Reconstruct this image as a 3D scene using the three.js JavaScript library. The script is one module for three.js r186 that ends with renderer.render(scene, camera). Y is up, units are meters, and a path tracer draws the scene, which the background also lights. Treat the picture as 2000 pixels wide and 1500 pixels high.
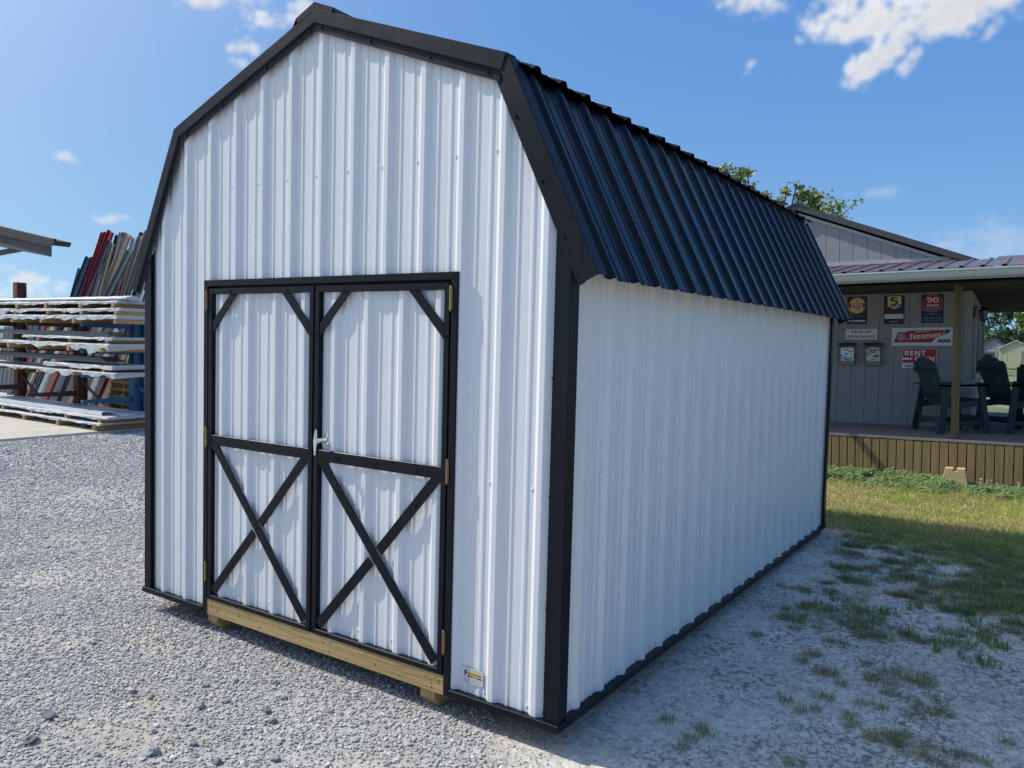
import * as THREE from 'three';
import { mergeGeometries } from 'three/addons/utils/BufferGeometryUtils.js';

// ---------------------------------------------------------------- camera, sky, sun, exposure
const scene = new THREE.Scene();
const camera = new THREE.PerspectiveCamera(51.57, 4 / 3, 0.05, 1500);
camera.rotation.order = 'YXZ';
camera.position.set(3.154, 1.75, 2.823);
camera.rotation.set(-0.0537, 0.5932, 0.0257);
const renderer = new THREE.WebGLRenderer({ antialias: true });
renderer.setSize(1024, 768);
renderer.toneMapping = THREE.LinearToneMapping;
renderer.toneMappingExposure = 0.93;
renderer.shadowMap.enabled = true;

const SUN_DIR = new THREE.Vector3(-1, 1.0, 0.27).normalize();
const sun = new THREE.DirectionalLight(new THREE.Color(1.0, 0.955, 0.87), 5.0);
sun.position.copy(SUN_DIR).multiplyScalar(60);
sun.castShadow = true;
sun.shadow.mapSize.set(4096, 4096);
Object.assign(sun.shadow.camera, { left: -25, right: 25, top: 25, bottom: -25, near: 1, far: 150 });
scene.add(sun); scene.add(sun.target);

function mulberry(a) { return () => { a = (a + 0x6d2b79f5) | 0; let t = Math.imul(a ^ (a >>> 15), 1 | a); t = (t + Math.imul(t ^ (t >>> 7), 61 | t)) ^ t; return ((t ^ (t >>> 14)) >>> 0) / 4294967296; }; }
const hash = (i, j) => { let h = Math.imul(i, 374761393) + Math.imul(j, 668265263); h = Math.imul(h ^ (h >>> 13), 1274126177); return ((h ^ (h >>> 16)) >>> 0) / 4294967296; };
function vn(x, y) { const i = Math.floor(x), j = Math.floor(y); let u = x - i, v = y - j; u = u * u * (3 - 2 * u); v = v * v * (3 - 2 * v); const a = hash(i, j), b = hash(i + 1, j), c = hash(i, j + 1), d = hash(i + 1, j + 1); return a + (b - a) * u + (c - a) * v + (a - b - c + d) * u * v; }
function fbm(x, y, o) { let s = 0, a = 0.5, n = 0; for (let k = 0; k < o; k++) { s += a * vn(x, y); n += a; a *= 0.5; x = x * 2.03 + 17.3; y = y * 2.03 + 9.1; } return s / n; }
const clamp = (v, a = 0, b = 1) => Math.min(b, Math.max(a, v));
const ss = (a, b, x) => { const t = clamp((x - a) / (b - a)); return t * t * (3 - 2 * t); };
const lerp = (a, b, t) => a + (b - a) * t;
const D2R = Math.PI / 180;

// the sky: clear air that pales toward the horizon, fair-weather cumulus scattered all round
function makeSky() {
  const W = 2048, Hh = 1024, data = new Float32Array(W * Hh * 4);
  // [azimuth (0 = -z, + = toward +x), elevation, half width, half height, turn, thickness]
  const clouds = [
    [-7.4, 20.9, 5.4, 1.7, 4, 1.0, 0.75], [-9.9, 18.6, 2.3, 0.9, 38, 0.95, 0.55], [-3.0, 21.4, 2.6, 1.3, 24, 0.85, 0.3], [-11.8, 22.7, 3.0, 1.5, -10, 0.95, 0.5], [-8.3, 18.0, 1.0, 0.5, 60, 0.7, 0.1], [-3.9, 19.0, 0.7, 0.35, 50, 0.5, 0],
    [-17.7, 22.9, 2.6, 1.4, 0, 0.9], [-18.2, 18.4, 0.5, 0.3, 40, 0.6], [-55.8, 22.0, 4.4, 1.3, 3, 1.0, 0.5], [-51.2, 20.2, 1.9, 0.6, 12, 0.9], [-49.2, 21.0, 1.4, 0.7, 20, 0.8], [-52.6, 18.5, 1.3, 0.45, 5, 0.8],
    [-53.2, 17.4, 0.9, 0.4, 0, 0.6], [-63.2, 10.6, 0.9, 0.35, 0, 0.7], [-60.8, 7.1, 1.1, 0.36, 4, 0.85], [-65.6, 2.6, 2.6, 0.75, 3, 0.8], [-66.9, 3.5, 0.9, 0.3, 8, 0.6], [-9.9, 10.1, 1.6, 0.4, 3, 0.22],
    [-2, 6.5, 9, 2.0, 4, 0.25],
  ];
  const r = mulberry(77);
  for (let k = 0; k < 110; k++) { // the same kind of clouds over the rest of the sky
    const az = -180 + 360 * r(), el = 4 + 80 * Math.pow(r(), 1.2), w = 1.5 + 6.5 * r();
    if (az > -76 && az < 8 && el < 27) continue;
    clouds.push([az, el, w / Math.cos(Math.min(el, 80) * D2R), w * 0.42, -10 + 20 * r(), 0.6 + 0.4 * r(), 0.3 * r()]);
  }
  const sunAz = Math.atan2(SUN_DIR.x, -SUN_DIR.z) / D2R, sunEl = Math.asin(SUN_DIR.y) / D2R;
  const sv = SUN_DIR;
  for (let j = 0; j < Hh; j++) {
    const el = ((j + 0.5) / Hh - 0.5) * 180, ce = Math.cos(el * D2R), se = Math.sin(el * D2R);
    for (let i = 0; i < W; i++) {
      const ph = ((i + 0.5) / W - 0.5) * 2 * Math.PI, dx = Math.cos(ph) * ce, dz = Math.sin(ph) * ce;
      const az = Math.atan2(dx, -dz) / D2R;
      const e = Math.max(el, 0), h = Math.exp(-e / 11), dot = dx * sv.x + se * sv.y + dz * sv.z;
      const glow = Math.pow(clamp(0.5 + 0.5 * dot), 5);
      const au = Math.pow(clamp(0.5 + 0.5 * dot), 14); let R = lerp(0.074, 0.40, h) + 0.12 * glow + 1.5 * au, G = lerp(0.256, 0.71, h) + 0.13 * glow + 1.4 * au, B = lerp(0.70, 0.98, h) + 0.08 * glow + 1.2 * au;
      if (el < 0) { const t = ss(0, -6, el); R = lerp(R, 0.2, t); G = lerp(G, 0.2, t); B = lerp(B, 0.18, t); }
      let a = 0, br = 0;
      if (el > 0.5) {
        for (const c of clouds) {
          let da = az - c[0]; if (da > 180) da -= 360; if (da < -180) da += 360;
          if (Math.abs(da) > c[2] * 2.2 || Math.abs(el - c[1]) > c[2] * 2.2) continue;
          const ct = Math.cos(c[4] * D2R), st = Math.sin(c[4] * D2R), x = (da * ct + (el - c[1]) * st), y = (-da * st + (el - c[1]) * ct);
          const q = 1 - (x / c[2]) ** 2 - (y / c[3]) ** 2;
          if (q < -1.4) continue;
          const f = 0.62 / Math.sqrt(c[3]), n = fbm(az * f + c[0] * 7, el * f * 1.7 + 31, 7), n2 = fbm(az * f * 3.3 + 5, el * f * 4 + c[0], 5);
          const d = q * 0.95 + (n - 0.5) * 3.0 + (n2 - 0.5) * 1.3 + (fbm(az * 2.7 + 3, el * 3.4 + 8, 4) - 0.5) * 1.5 + (c[6] ?? 0.1);
          const al = ss(-0.15, 1.5, d) * c[5];
          if (al > a) { a = al; br = 0.86 + 0.2 * n2 + 0.06 * (y / c[3]) - 0.14 * ss(0.9, 1.9, d); }
        }
      }
      const k = (j * W + i) * 4;
      data[k] = lerp(R, br * 0.93, a); data[k + 1] = lerp(G, br * 0.95, a); data[k + 2] = lerp(B, br * 0.97 + 0.02, a); data[k + 3] = 1;
    }
  }
  const t = new THREE.DataTexture(data, W, Hh, THREE.RGBAFormat, THREE.FloatType);
  t.mapping = THREE.EquirectangularReflectionMapping; t.magFilter = t.minFilter = THREE.LinearFilter; t.needsUpdate = true;
  return t;
}
scene.background = makeSky();
scene.environment = scene.background;

// ---------------------------------------------------------------- helpers
const numbers = {};
const numbered = (n) => { const k = numbers[n] = (numbers[n] ?? -1) + 1; return k ? n + '_' + String(k).padStart(3, '0') : n; };
const lit = (m) => { m.castShadow = true; m.receiveShadow = true; return m; };
function part(parent, name, geo, mat, pos, rot) { const m = lit(new THREE.Mesh(geo, mat)); m.name = name; if (pos) m.position.set(...pos); if (rot) m.rotation.set(...rot); parent.add(m); return m; }
function thing(name, label, category, group) { const g = new THREE.Group(); g.name = numbered(name); g.userData = { label, category }; if (group) g.userData.group = group; scene.add(g); return g; }
function tag(m, name, label, category, group) { m.name = numbered(name); m.userData.label = label; m.userData.category = category; if (group) m.userData.group = group; lit(m); scene.add(m); return m; }
function struct(m, name) { m.name = numbered(name); m.userData.kind = 'structure'; lit(m); scene.add(m); return m; }
const lin = (r, g, b) => new THREE.Color().setRGB(r, g, b);
const std = (r, g, b, rough = 0.7, extra = {}) => new THREE.MeshStandardMaterial({ color: lin(r, g, b), roughness: rough, side: THREE.DoubleSide, ...extra });
const merge = (a) => mergeGeometries(a.map((g) => { const n = g.index ? g.toNonIndexed() : g; for (const k of Object.keys(n.attributes)) if (!['position', 'normal', 'uv'].includes(k)) n.deleteAttribute(k); return n; }));
// uv in metres, u along the chosen long axis
function uvm(g, along = 'x', off = 0) {
  if (g.index) g = g.toNonIndexed();
  const p = g.attributes.position, n = g.attributes.normal, uv = new Float32Array(p.count * 2);
  for (let i = 0; i < p.count; i++) {
    const P = [p.getX(i), p.getY(i), p.getZ(i)], a = { x: 0, y: 1, z: 2 }[along], N = [Math.abs(n.getX(i)), Math.abs(n.getY(i)), Math.abs(n.getZ(i))];
    const o = [0, 1, 2].filter((k) => k !== a); const v = N[o[0]] > N[o[1]] ? o[1] : o[0];
    uv[i * 2] = P[a] + off; uv[i * 2 + 1] = P[v] + (N[a] > 0.7 ? P[o[0]] + P[o[1]] : 0) + off * 0.37;
  }
  g.setAttribute('uv', new THREE.BufferAttribute(uv, 2)); return g;
}
const box = (w, h, d, x = 0, y = 0, z = 0) => new THREE.BoxGeometry(w, h, d).translate(x, y, z);
const span = (x0, x1, y0, y1, z0, z1) => new THREE.BoxGeometry(x1 - x0, y1 - y0, z1 - z0).translate((x0 + x1) / 2, (y0 + y1) / 2, (z0 + z1) / 2);
// a box with chamfered edges
function cbox(w, h, d, c = 0.004, x = 0, y = 0, z = 0) {
  const X = w / 2, Y = h / 2, Z = d / 2; c = Math.min(c, X * 0.9, Y * 0.9, Z * 0.9);
  const V = (i) => new THREE.Vector3(...i), tri = [];
  const quad = (a, b, cc, dd) => { tri.push(a, b, cc, a, cc, dd); };
  const P = (sx, sy, sz, ax) => V([sx * (ax === 0 ? X : X - c), sy * (ax === 1 ? Y : Y - c), sz * (ax === 2 ? Z : Z - c)]);
  for (const s of [-1, 1]) { quad(P(s, -1, -1, 0), P(s, 1, -1, 0), P(s, 1, 1, 0), P(s, -1, 1, 0)); quad(P(-1, s, -1, 1), P(1, s, -1, 1), P(1, s, 1, 1), P(-1, s, 1, 1)); quad(P(-1, -1, s, 2), P(1, -1, s, 2), P(1, 1, s, 2), P(-1, 1, s, 2)); }
  for (const s of [-1, 1]) for (const t of [-1, 1]) {
    quad(P(s, t, -1, 0), P(s, t, 1, 0), P(s, t, 1, 1), P(s, t, -1, 1)); quad(P(s, -1, t, 0), P(s, 1, t, 0), P(s, 1, t, 2), P(s, -1, t, 2)); quad(P(-1, s, t, 1), P(1, s, t, 1), P(1, s, t, 2), P(-1, s, t, 2));
    for (const q of [-1, 1]) tri.push(P(s, t, q, 0), P(s, t, q, 1), P(s, t, q, 2));
  }
  const pos = [];
  for (let i = 0; i < tri.length; i += 3) {
    const a = tri[i], b = tri[i + 1], e = tri[i + 2], n = new THREE.Vector3().crossVectors(b.clone().sub(a), e.clone().sub(a)), m = a.clone().add(b).add(e);
    const o = n.dot(m) < 0 ? [a, e, b] : [a, b, e]; for (const v of o) pos.push(v.x + x, v.y + y, v.z + z);
  }
  const g = new THREE.BufferGeometry(); g.setAttribute('position', new THREE.Float32BufferAttribute(pos, 3)); g.setAttribute('uv', new THREE.Float32BufferAttribute(new Float32Array(pos.length / 3 * 2), 2)); g.computeVertexNormals(); return g;
}
const cspan = (x0, x1, y0, y1, z0, z1, c) => cbox(x1 - x0, y1 - y0, z1 - z0, c, (x0 + x1) / 2, (y0 + y1) / 2, (z0 + z1) / 2);
// flat polygon in x,y given thickness from z0 to z1
function plate(pts, z0, z1, bevel = 0.0015) {
  const s = new THREE.Shape(pts.map((p) => new THREE.Vector2(...p)));
  return new THREE.ExtrudeGeometry(s, { depth: z1 - z0 - 2 * bevel, bevelEnabled: bevel > 0, bevelThickness: bevel, bevelSize: bevel, bevelOffset: -bevel, bevelSegments: 1 }).translate(0, 0, z0 + bevel);
}
// a bar of width w in the x,y plane from a to b
function bar(a, b, w, z0, z1) { const dx = b[0] - a[0], dy = b[1] - a[1], l = Math.hypot(dx, dy), nx = -dy / l * w / 2, ny = dx / l * w / 2; return plate([[a[0] + nx, a[1] + ny], [a[0] - nx, a[1] - ny], [b[0] - nx, b[1] - ny], [b[0] + nx, b[1] + ny]], z0, z1, 0.002); }
function beam(a, b, w, h, c = 0.004) { // chamfered box from point a to point b
  const A = new THREE.Vector3(...a), B = new THREE.Vector3(...b), g = cbox(w, h, A.distanceTo(B), c), m = new THREE.Matrix4().lookAt(A, B, Math.abs(B.y - A.y) > 0.98 * A.distanceTo(B) ? new THREE.Vector3(0, 0, 1) : new THREE.Vector3(0, 1, 0));
  m.setPosition(A.clone().add(B).multiplyScalar(0.5)); return g.applyMatrix4(m);
}
function tex(w, h, f, srgb = true, repeat) {
  const d = new Uint8Array(w * h * 4), o = [0, 0, 0];
  for (let j = 0; j < h; j++) for (let i = 0; i < w; i++) { f(i / w, j / h, o); const k = (j * w + i) * 4; for (let c = 0; c < 3; c++) { const v = clamp(o[c]); d[k + c] = 255 * (srgb ? (v <= 0.0031308 ? v * 12.92 : 1.055 * Math.pow(v, 1 / 2.4) - 0.055) : v); } d[k + 3] = 255; }
  const t = new THREE.DataTexture(d, w, h, THREE.RGBAFormat); t.colorSpace = srgb ? THREE.SRGBColorSpace : THREE.NoColorSpace; t.wrapS = t.wrapT = THREE.RepeatWrapping; t.magFilter = THREE.LinearFilter; t.minFilter = THREE.LinearMipmapLinearFilter; t.generateMipmaps = true; t.needsUpdate = true;
  if (repeat) t.repeat.set(...repeat); return t;
}
// wrap-around fbm for tiling textures
function tfbm(u, v, fu, fv, o) { let s = 0, a = 0.5, n = 0; for (let k = 0; k < o; k++) { const x = u * fu, y = v * fv, i = Math.floor(x), j = Math.floor(y); let p = x - i, q = y - j; p = p * p * (3 - 2 * p); q = q * q * (3 - 2 * q); const I = (m) => ((m % fu) + fu) % fu + k * 71, J = (m) => ((m % fv) + fv) % fv + k * 37; const A = hash(I(i), J(j)), B = hash(I(i + 1), J(j)), C = hash(I(i), J(j + 1)), E = hash(I(i + 1), J(j + 1)); s += a * (A + (B - A) * p + (C - A) * q + (A - B - C + E) * p * q); n += a; a *= 0.5; fu *= 2; fv *= 2; } return s / n; }
// sawn wood: the grain runs along u; one tile is 1.6 m by 0.4 m
function woodTex(c0, c1, knots = 0.5, seed = 0) {
  return tex(1024, 256, (u, v, o) => {
    const wv = v + 0.02 * (tfbm(u, v, 3, 3, 2) - 0.5), ring = tfbm(u, (wv + seed) % 1, 2, 24, 3), fine = tfbm(u, v, 12, 128, 2), big = tfbm(u, v, 3, 4, 2);
    let t = clamp(0.15 + 0.9 * (ring - 0.3) + 0.35 * (fine - 0.5) + 0.4 * (big - 0.5));
    for (let k = 0; k < 5; k++) { const ku = hash(k, 11 + seed * 10), kv = hash(k, 23 + seed * 10), d = Math.hypot((u - ku) * 1.6, (v - kv) * 0.4); t = Math.max(t, knots * (1 - ss(0.004, 0.016, d)) * 1.6); }
    for (let c = 0; c < 3; c++) o[c] = lerp(c0[c], c1[c], t);
  }, true, [1 / 1.6, 1 / 0.4]);
}
const woodBump = tex(512, 256, (u, v, o) => { const f = 0.6 * tfbm(u, v, 8, 64, 3) + 0.4 * tfbm(u, v, 3, 20, 2); o[0] = o[1] = o[2] = f; }, false, [1 / 0.8, 1 / 0.3]);
const wood = (c0, c1, rough = 0.85, knots = 0.5, seed = 0) => new THREE.MeshStandardMaterial({ map: woodTex(c0, c1, knots, seed), bumpMap: woodBump, bumpScale: 0.0025, roughness: rough, side: THREE.DoubleSide });

// ---------------------------------------------------------------- materials
const dustTex = (r, g, b, amp, dust) => tex(1024, 1024, (u, v, o) => { // faint uneven dust and handling marks on painted steel
  const n = tfbm(u, v, 6, 6, 5), s = tfbm(u, v, 64, 64, 2), k = 1 + amp * (n - 0.5) + amp * 0.5 * (s - 0.5), d = dust * ss(0.52, 0.75, tfbm(u, v, 9, 5, 5));
  o[0] = lerp(r * k, 0.42, d); o[1] = lerp(g * k, 0.40, d); o[2] = lerp(b * k, 0.37, d);
}, true, [1 / 1.3, 1 / 1.3]);
const roughTex = (lo, hi) => tex(512, 512, (u, v, o) => { const n = lerp(lo, hi, tfbm(u, v, 7, 7, 5)); o[0] = o[1] = o[2] = n; }, false, [1 / 0.9, 1 / 0.9]);
const whiteSteel = new THREE.MeshStandardMaterial({ map: dustTex(0.71, 0.71, 0.71, 0.03, 0.03), roughness: 0.33, side: THREE.DoubleSide });
const blackTrim = new THREE.MeshPhysicalMaterial({ specularIntensity: 0.38, map: dustTex(0.006, 0.0078, 0.0115, 0.3, 0.004), roughnessMap: roughTex(0.34, 0.5), roughness: 1, side: THREE.DoubleSide });
const blackRoof = new THREE.MeshPhysicalMaterial({ specularIntensity: 0.42, map: dustTex(0.004, 0.0052, 0.0105, 0.2, 0.002), roughnessMap: roughTex(0.22, 0.32), roughness: 1, side: THREE.DoubleSide });
const treated = wood([0.50, 0.36, 0.16], [0.27, 0.165, 0.055], 0.8, 0.55);
const chrome = new THREE.MeshStandardMaterial({ color: lin(0.75, 0.75, 0.76), metalness: 1, roughness: 0.14 });
const brass = new THREE.MeshStandardMaterial({ color: lin(0.36, 0.30, 0.10), metalness: 0.9, roughness: 0.38 });
const copperish = new THREE.MeshStandardMaterial({ color: lin(0.36, 0.20, 0.13), metalness: 0.9, roughness: 0.4 });
// ---------------------------------------------------------------- ribbed steel sheets
const PITCH = 0.2275;
function ribProfile(a0, a1, phase, high = 0.019) {
  const pts = [[a0 - 1, 0]];
  for (let k = Math.floor((a0 - phase) / PITCH) - 1; k <= Math.ceil((a1 - phase) / PITCH) + 1; k++) {
    const c = phase + k * PITCH;
    pts.push([c - 0.039, 0], [c - 0.036, 0.001], [c - 0.0145, high - 0.001], [c - 0.0115, high], [c + 0.0115, high], [c + 0.0145, high - 0.001], [c + 0.036, 0.001], [c + 0.039, 0]);
    for (const m of [1 / 3, 2 / 3]) { const q = c + m * PITCH; pts.push([q - 0.0115, 0], [q - 0.006, 0.0038], [q + 0.006, 0.0038], [q + 0.0115, 0]); }
  }
  pts.push([a1 + 1, 0]);
  const at = (a) => { for (let i = 1; i < pts.length; i++) if (a <= pts[i][0]) { const t = (a - pts[i - 1][0]) / (pts[i][0] - pts[i - 1][0]); return lerp(pts[i - 1][1], pts[i][1], t); } return 0; };
  return [[a0, at(a0)], ...pts.filter((p) => p[0] > a0 + 1e-4 && p[0] < a1 - 1e-4), [a1, at(a1)]];
}
// strips between neighbouring profile points; (a, b, h) = across the ribs, along them, out of the sheet
function ribSheet(a0, a1, phase, bot, top, map, { step = 0.12, wob = 0.00016, high = 0.020, extra = [] } = {}) {
  let prof = ribProfile(a0, a1, phase, high);
  for (const e of extra) if (e > a0 && e < a1 && !prof.some((p) => Math.abs(p[0] - e) < 1e-3)) { const i = prof.findIndex((p) => p[0] > e), t = (e - prof[i - 1][0]) / (prof[i][0] - prof[i - 1][0]); prof.splice(i, 0, [e, lerp(prof[i - 1][1], prof[i][1], t)]); }
  const out = [];
  const wb = (a, b) => wob * (2 * (fbm(a * 2.3 + 3, b * 1.6 + 7, 2) - 0.5) + 0.35 * (vn(a * 14 + 9, b * 2.6) - 0.5));
  for (let i = 1; i < prof.length; i++) {
    const [A, hA] = prof[i - 1], [B, hB] = prof[i], n = Math.max(1, Math.ceil(Math.max(top(A) - bot(A), top(B) - bot(B)) / step));
    const pos = [], uv = [], idx = [];
    for (let r = 0; r <= n; r++) for (const [a, h] of [[A, hA], [B, hB]]) { const b = lerp(bot(a), top(a), r / n); pos.push(...map(a, b, h + wb(a, b))); uv.push(a, b); }
    for (let r = 0; r < n; r++) { const k = r * 2; idx.push(k, k + 1, k + 3, k, k + 3, k + 2); }
    const g = new THREE.BufferGeometry(); g.setAttribute('position', new THREE.Float32BufferAttribute(pos, 3)); g.setAttribute('uv', new THREE.Float32BufferAttribute(uv, 2)); g.setIndex(idx); g.computeVertexNormals(); out.push(g);
  }
  return merge(out);
}
// a folded trim: profile points (q outward, z) swept from A to B in the x,y plane
function foldedTrim(prof, A, B, out, sA = 1, sB = 1, cap = true) {
  const pos = [], P = (T, s, [q, z]) => [T[0] + out[0] * q * s, T[1] + out[1] * q * s, z];
  const quad = (a, b, c, d) => pos.push(...a, ...b, ...c, ...a, ...c, ...d);
  const N = 8, wv = (i, k) => 0.0012 * (vn(i * 1.7 + k * 5.1 + A[0] * 9, 3.3) - 0.5);
  for (let i = 1; i < prof.length; i++) for (let s = 0; s < N; s++) {
    const T = (t) => [lerp(A[0], B[0], t), lerp(A[1], B[1], t)], S = (t) => lerp(sA, sB, t), t0 = s / N, t1 = (s + 1) / N;
    const w = (p, t) => [p[0], p[1], p[2] + wv(t * N, 1)];
    quad(w(P(T(t0), S(t0), prof[i - 1]), t0), w(P(T(t1), S(t1), prof[i - 1]), t1), w(P(T(t1), S(t1), prof[i]), t1), w(P(T(t0), S(t0), prof[i]), t0));
  }
  if (cap) for (const [T, s] of [[A, sA], [B, sB]]) { const c = P(T, s, [0.05, -0.012]); for (let i = 2; i < prof.length; i++) pos.push(...c, ...P(T, s, prof[i - 1]), ...P(T, s, prof[i])); }
  const g = new THREE.BufferGeometry(); g.setAttribute('position', new THREE.Float32BufferAttribute(pos, 3)); g.setAttribute('uv', new THREE.Float32BufferAttribute(new Float32Array(pos.length / 3 * 2), 2)); g.computeVertexNormals(); return uvm(g, 'x');
}

// ---------------------------------------------------------------- the gambrel shed
const HALF = 1.524, REAR = -4.806, FLAT = -0.030;         // flats of the siding lie 30 mm behind the corner trim
const shed = thing('gambrel_shed', 'white ribbed steel gambrel shed with black roof, black trim and crossbraced double doors', 'shed');
const RIM = 0.11, SILL = 0.143;
const gable = (x) => { const a = Math.abs(x); return (a < 1.136 ? 3.30 - 0.374 * a : 2.875 - (a - 1.136) * 2.04) + 0.012; };
const sheetTop = (x) => { const a = Math.abs(x); return Math.min(3.30 - 0.374 * a + 0.06, 2.875 - (a - 1.136) * 2.04 + 0.12); };
const DL = -0.91, DR = 0.945, DT = 2.056;                 // outer edges of the door frame
{
  const front = (a, b, h) => [a, b, FLAT + h];
  const ph = 0.03, ex = [0, -1.136, 1.136];
  const lo = () => SILL - 0.006, hi = sheetTop;
  for (const [a, b, bot] of [[-1.455, DL + 0.02, lo], [DL + 0.02, 0.03 - 0.012, () => DT - 0.02], [0.03 - 0.012, DR - 0.02, () => DT - 0.02], [DR - 0.02, 1.457, lo]]) part(shed, 'siding_panel', ribSheet(a, b, ph, bot, hi, front, { extra: ex }), whiteSteel);
  const sideTop = () => 2.13, X = HALF + FLAT;
  for (let k = 0; k < 6; k++) { // right wall, panels of four ribs
    const a = -0.07 - k * 0.91 + (k ? 0.0 : 0), b = Math.max(-0.07 - (k + 1) * 0.91, REAR + 0.07);
    if (a > b) part(shed, 'siding_panel', ribSheet(-a, -b, 0.2, lo, sideTop, (u, y, h) => [X + h, y, -u], {}), whiteSteel);
  }
  for (let k = 0; k < 6; k++) { const a = 0.07 + k * 0.91, b = Math.min(a + 0.91, -REAR - 0.07); if (b > a) part(shed, 'siding_panel', ribSheet(a, b, 0.2, lo, sideTop, (u, y, h) => [-X - h, y, -u], { step: 0.6 }), whiteSteel); }
  for (const [a, b] of [[-1.455, 0], [0, 1.455]]) part(shed, 'siding_panel', ribSheet(a, b, ph, lo, sheetTop, (u, y, h) => [u, y, REAR - FLAT - h], { step: 0.6, extra: ex }), whiteSteel);

  // corner trims: flange, little step, then the box
  for (const sx of [-1, 1]) for (const [z0, sz] of [[0, 1], [REAR, -1]]) {
    const pr = [[1.44, -0.014], [1.458, -0.014], [1.459, 0.0], [1.521, 0.0], [1.524, -0.003], [1.524, -0.072], [1.512, -0.073], [1.512, -0.092]];
    const top = (x) => gable(x) - 0.002, pos = [];
    for (let i = 1; i < pr.length; i++) { const [x0, a] = pr[i - 1], [x1, b] = pr[i]; const p = (x, q, y) => [sx * x, y, z0 + sz * (q - 0.006)]; const y0 = SILL + 0.002; pos.push(...p(x0, a, y0), ...p(x1, b, y0), ...p(x1, b, top(x1)), ...p(x0, a, y0), ...p(x1, b, top(x1)), ...p(x0, a, top(x0))); }
    const g = new THREE.BufferGeometry(); g.setAttribute('position', new THREE.Float32BufferAttribute(pos, 3)); g.computeVertexNormals(); part(shed, 'corner_trim', uvm(g, 'y'), blackTrim);
  }
  // base trims
  const bt = (x0, x1, z0, z1) => part(shed, 'base_trim', uvm(cspan(x0, x1, RIM, SILL, z0, z1, 0.002), x1 - x0 > 1 ? 'x' : 'z'), blackTrim);
  bt(-HALF - 0.006, DL + 0.001, -0.05, 0.006); bt(DR - 0.001, HALF + 0.006, -0.05, 0.006);
  bt(HALF - 0.05, HALF + 0.008, REAR - 0.004, -0.051); bt(-HALF - 0.008, -HALF + 0.05, REAR - 0.004, -0.051); bt(-HALF + 0.051, HALF - 0.051, REAR - 0.006, REAR + 0.05);
  // floor frame, seen under the doors and as a thin line under the trim
  const jw = (g, a) => part(shed, 'rim_joist', uvm(g, a, 0.3), treated);
  jw(cspan(-HALF + 0.008, DL + 0.03, 0.105, 0.137, -0.049, -0.004, 0.003), 'x'); jw(cspan(DR - 0.03, HALF - 0.008, 0.105, 0.137, -0.049, -0.004, 0.003), 'x'); jw(cspan(DL + 0.0305, DR - 0.0305, 0.105, 0.1975, -0.052, -0.003, 0.002), 'x'); jw(cspan(HALF - 0.046, HALF - 0.002, 0.104, 0.136, REAR + 0.01, -0.052, 0.003), 'z'); jw(cspan(-HALF + 0.002, -HALF + 0.046, 0.104, 0.136, REAR + 0.01, -0.052, 0.003), 'z'); jw(cspan(-HALF + 0.05, HALF - 0.05, 0.105, 0.136, REAR + 0.006, REAR + 0.05, 0.003), 'x');
  { const r = mulberry(17), ng = []; for (const cx of [-0.83, -0.8, -0.77, -0.6, -0.5, -0.12, 0.1, 0.45, 0.62, 0.8, 0.83, 0.86]) for (let q = 0; q < 2; q++) ng.push(new THREE.CylinderGeometry(0.0026 + 0.002 * r(), 0.003, 0.001, 6).rotateX(Math.PI / 2).translate(cx + 0.03 * r(), 0.12 + 0.065 * r(), -0.0026)); const nm = part(shed, 'nail_heads', merge(ng), std(0.025, 0.02, 0.015, 0.8)); nm.userData.kind = 'stuff'; }
  part(shed, 'floor', span(-1.47, 1.47, 0.15, 0.196, REAR + 0.06, -0.06), treated);
  for (const cx of [-0.858, 0.79]) {
    const s = new THREE.Shape([[-0.03, 0.105], [-0.03, 0.056], [-0.09, -0.012], [REAR + 0.08, -0.012], [REAR + 0.02, 0.06], [REAR + 0.02, 0.105]].map((p) => new THREE.Vector2(-p[0], p[1])));
    const g = new THREE.ExtrudeGeometry(s, { depth: 0.082, bevelEnabled: true, bevelSize: 0.003, bevelThickness: 0.003, bevelSegments: 1, bevelOffset: -0.003 }).rotateY(Math.PI / 2).translate(cx - 0.041, 0, 0);
    part(shed, 'skid', uvm(g, 'z', 0.7), treated);
  }
  // roof: lower slopes, upper slopes, ridge
  const nl = [0.898, 0.44], nu = [0.3503, 0.9366];
  const LA = [1.136, 2.875], LB = [1.573, 1.984], UA = [0, 3.30];
  for (const sx of [1, -1]) {
    const len = Math.hypot(LB[0] - LA[0], LB[1] - LA[1]);
    const lower = (u, v, h) => { const t = v / len, q = 0.074 + h; return [sx * (lerp(LA[0], LB[0], t) + nl[0] * q), lerp(LA[1], LB[1], t) + nl[1] * q, -u]; };
    for (let k = 0; k < 6; k++) { const a = 0.07 + k * 0.91, b = Math.min(a + 0.91, 5.0); if (b > a) part(shed, 'lower_roof_panel', ribSheet(a, b, 0.155, () => -0.005, () => len + 0.004, lower, { step: sx > 0 ? 0.15 : 1, wob: 0.0003 }), blackRoof); }
    const ulen = Math.hypot(LA[0] - UA[0], LA[1] - UA[1]) + 0.075;
    const upper = (u, v, h) => { const q = 0.088 + h; return [sx * (0.9366 * v + nu[0] * q), UA[1] - 0.3503 * v + nu[1] * q, -u]; };
    for (let k = 0; k < 6; k++) { const a = 0.05 + k * 0.91, b = Math.min(a + 0.91, 5.0); if (b > a) part(shed, 'upper_roof_panel', ribSheet(a, b, 0.155, () => 0.02, () => ulen, upper, { step: 0.6 }), blackRoof); }
  }
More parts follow.
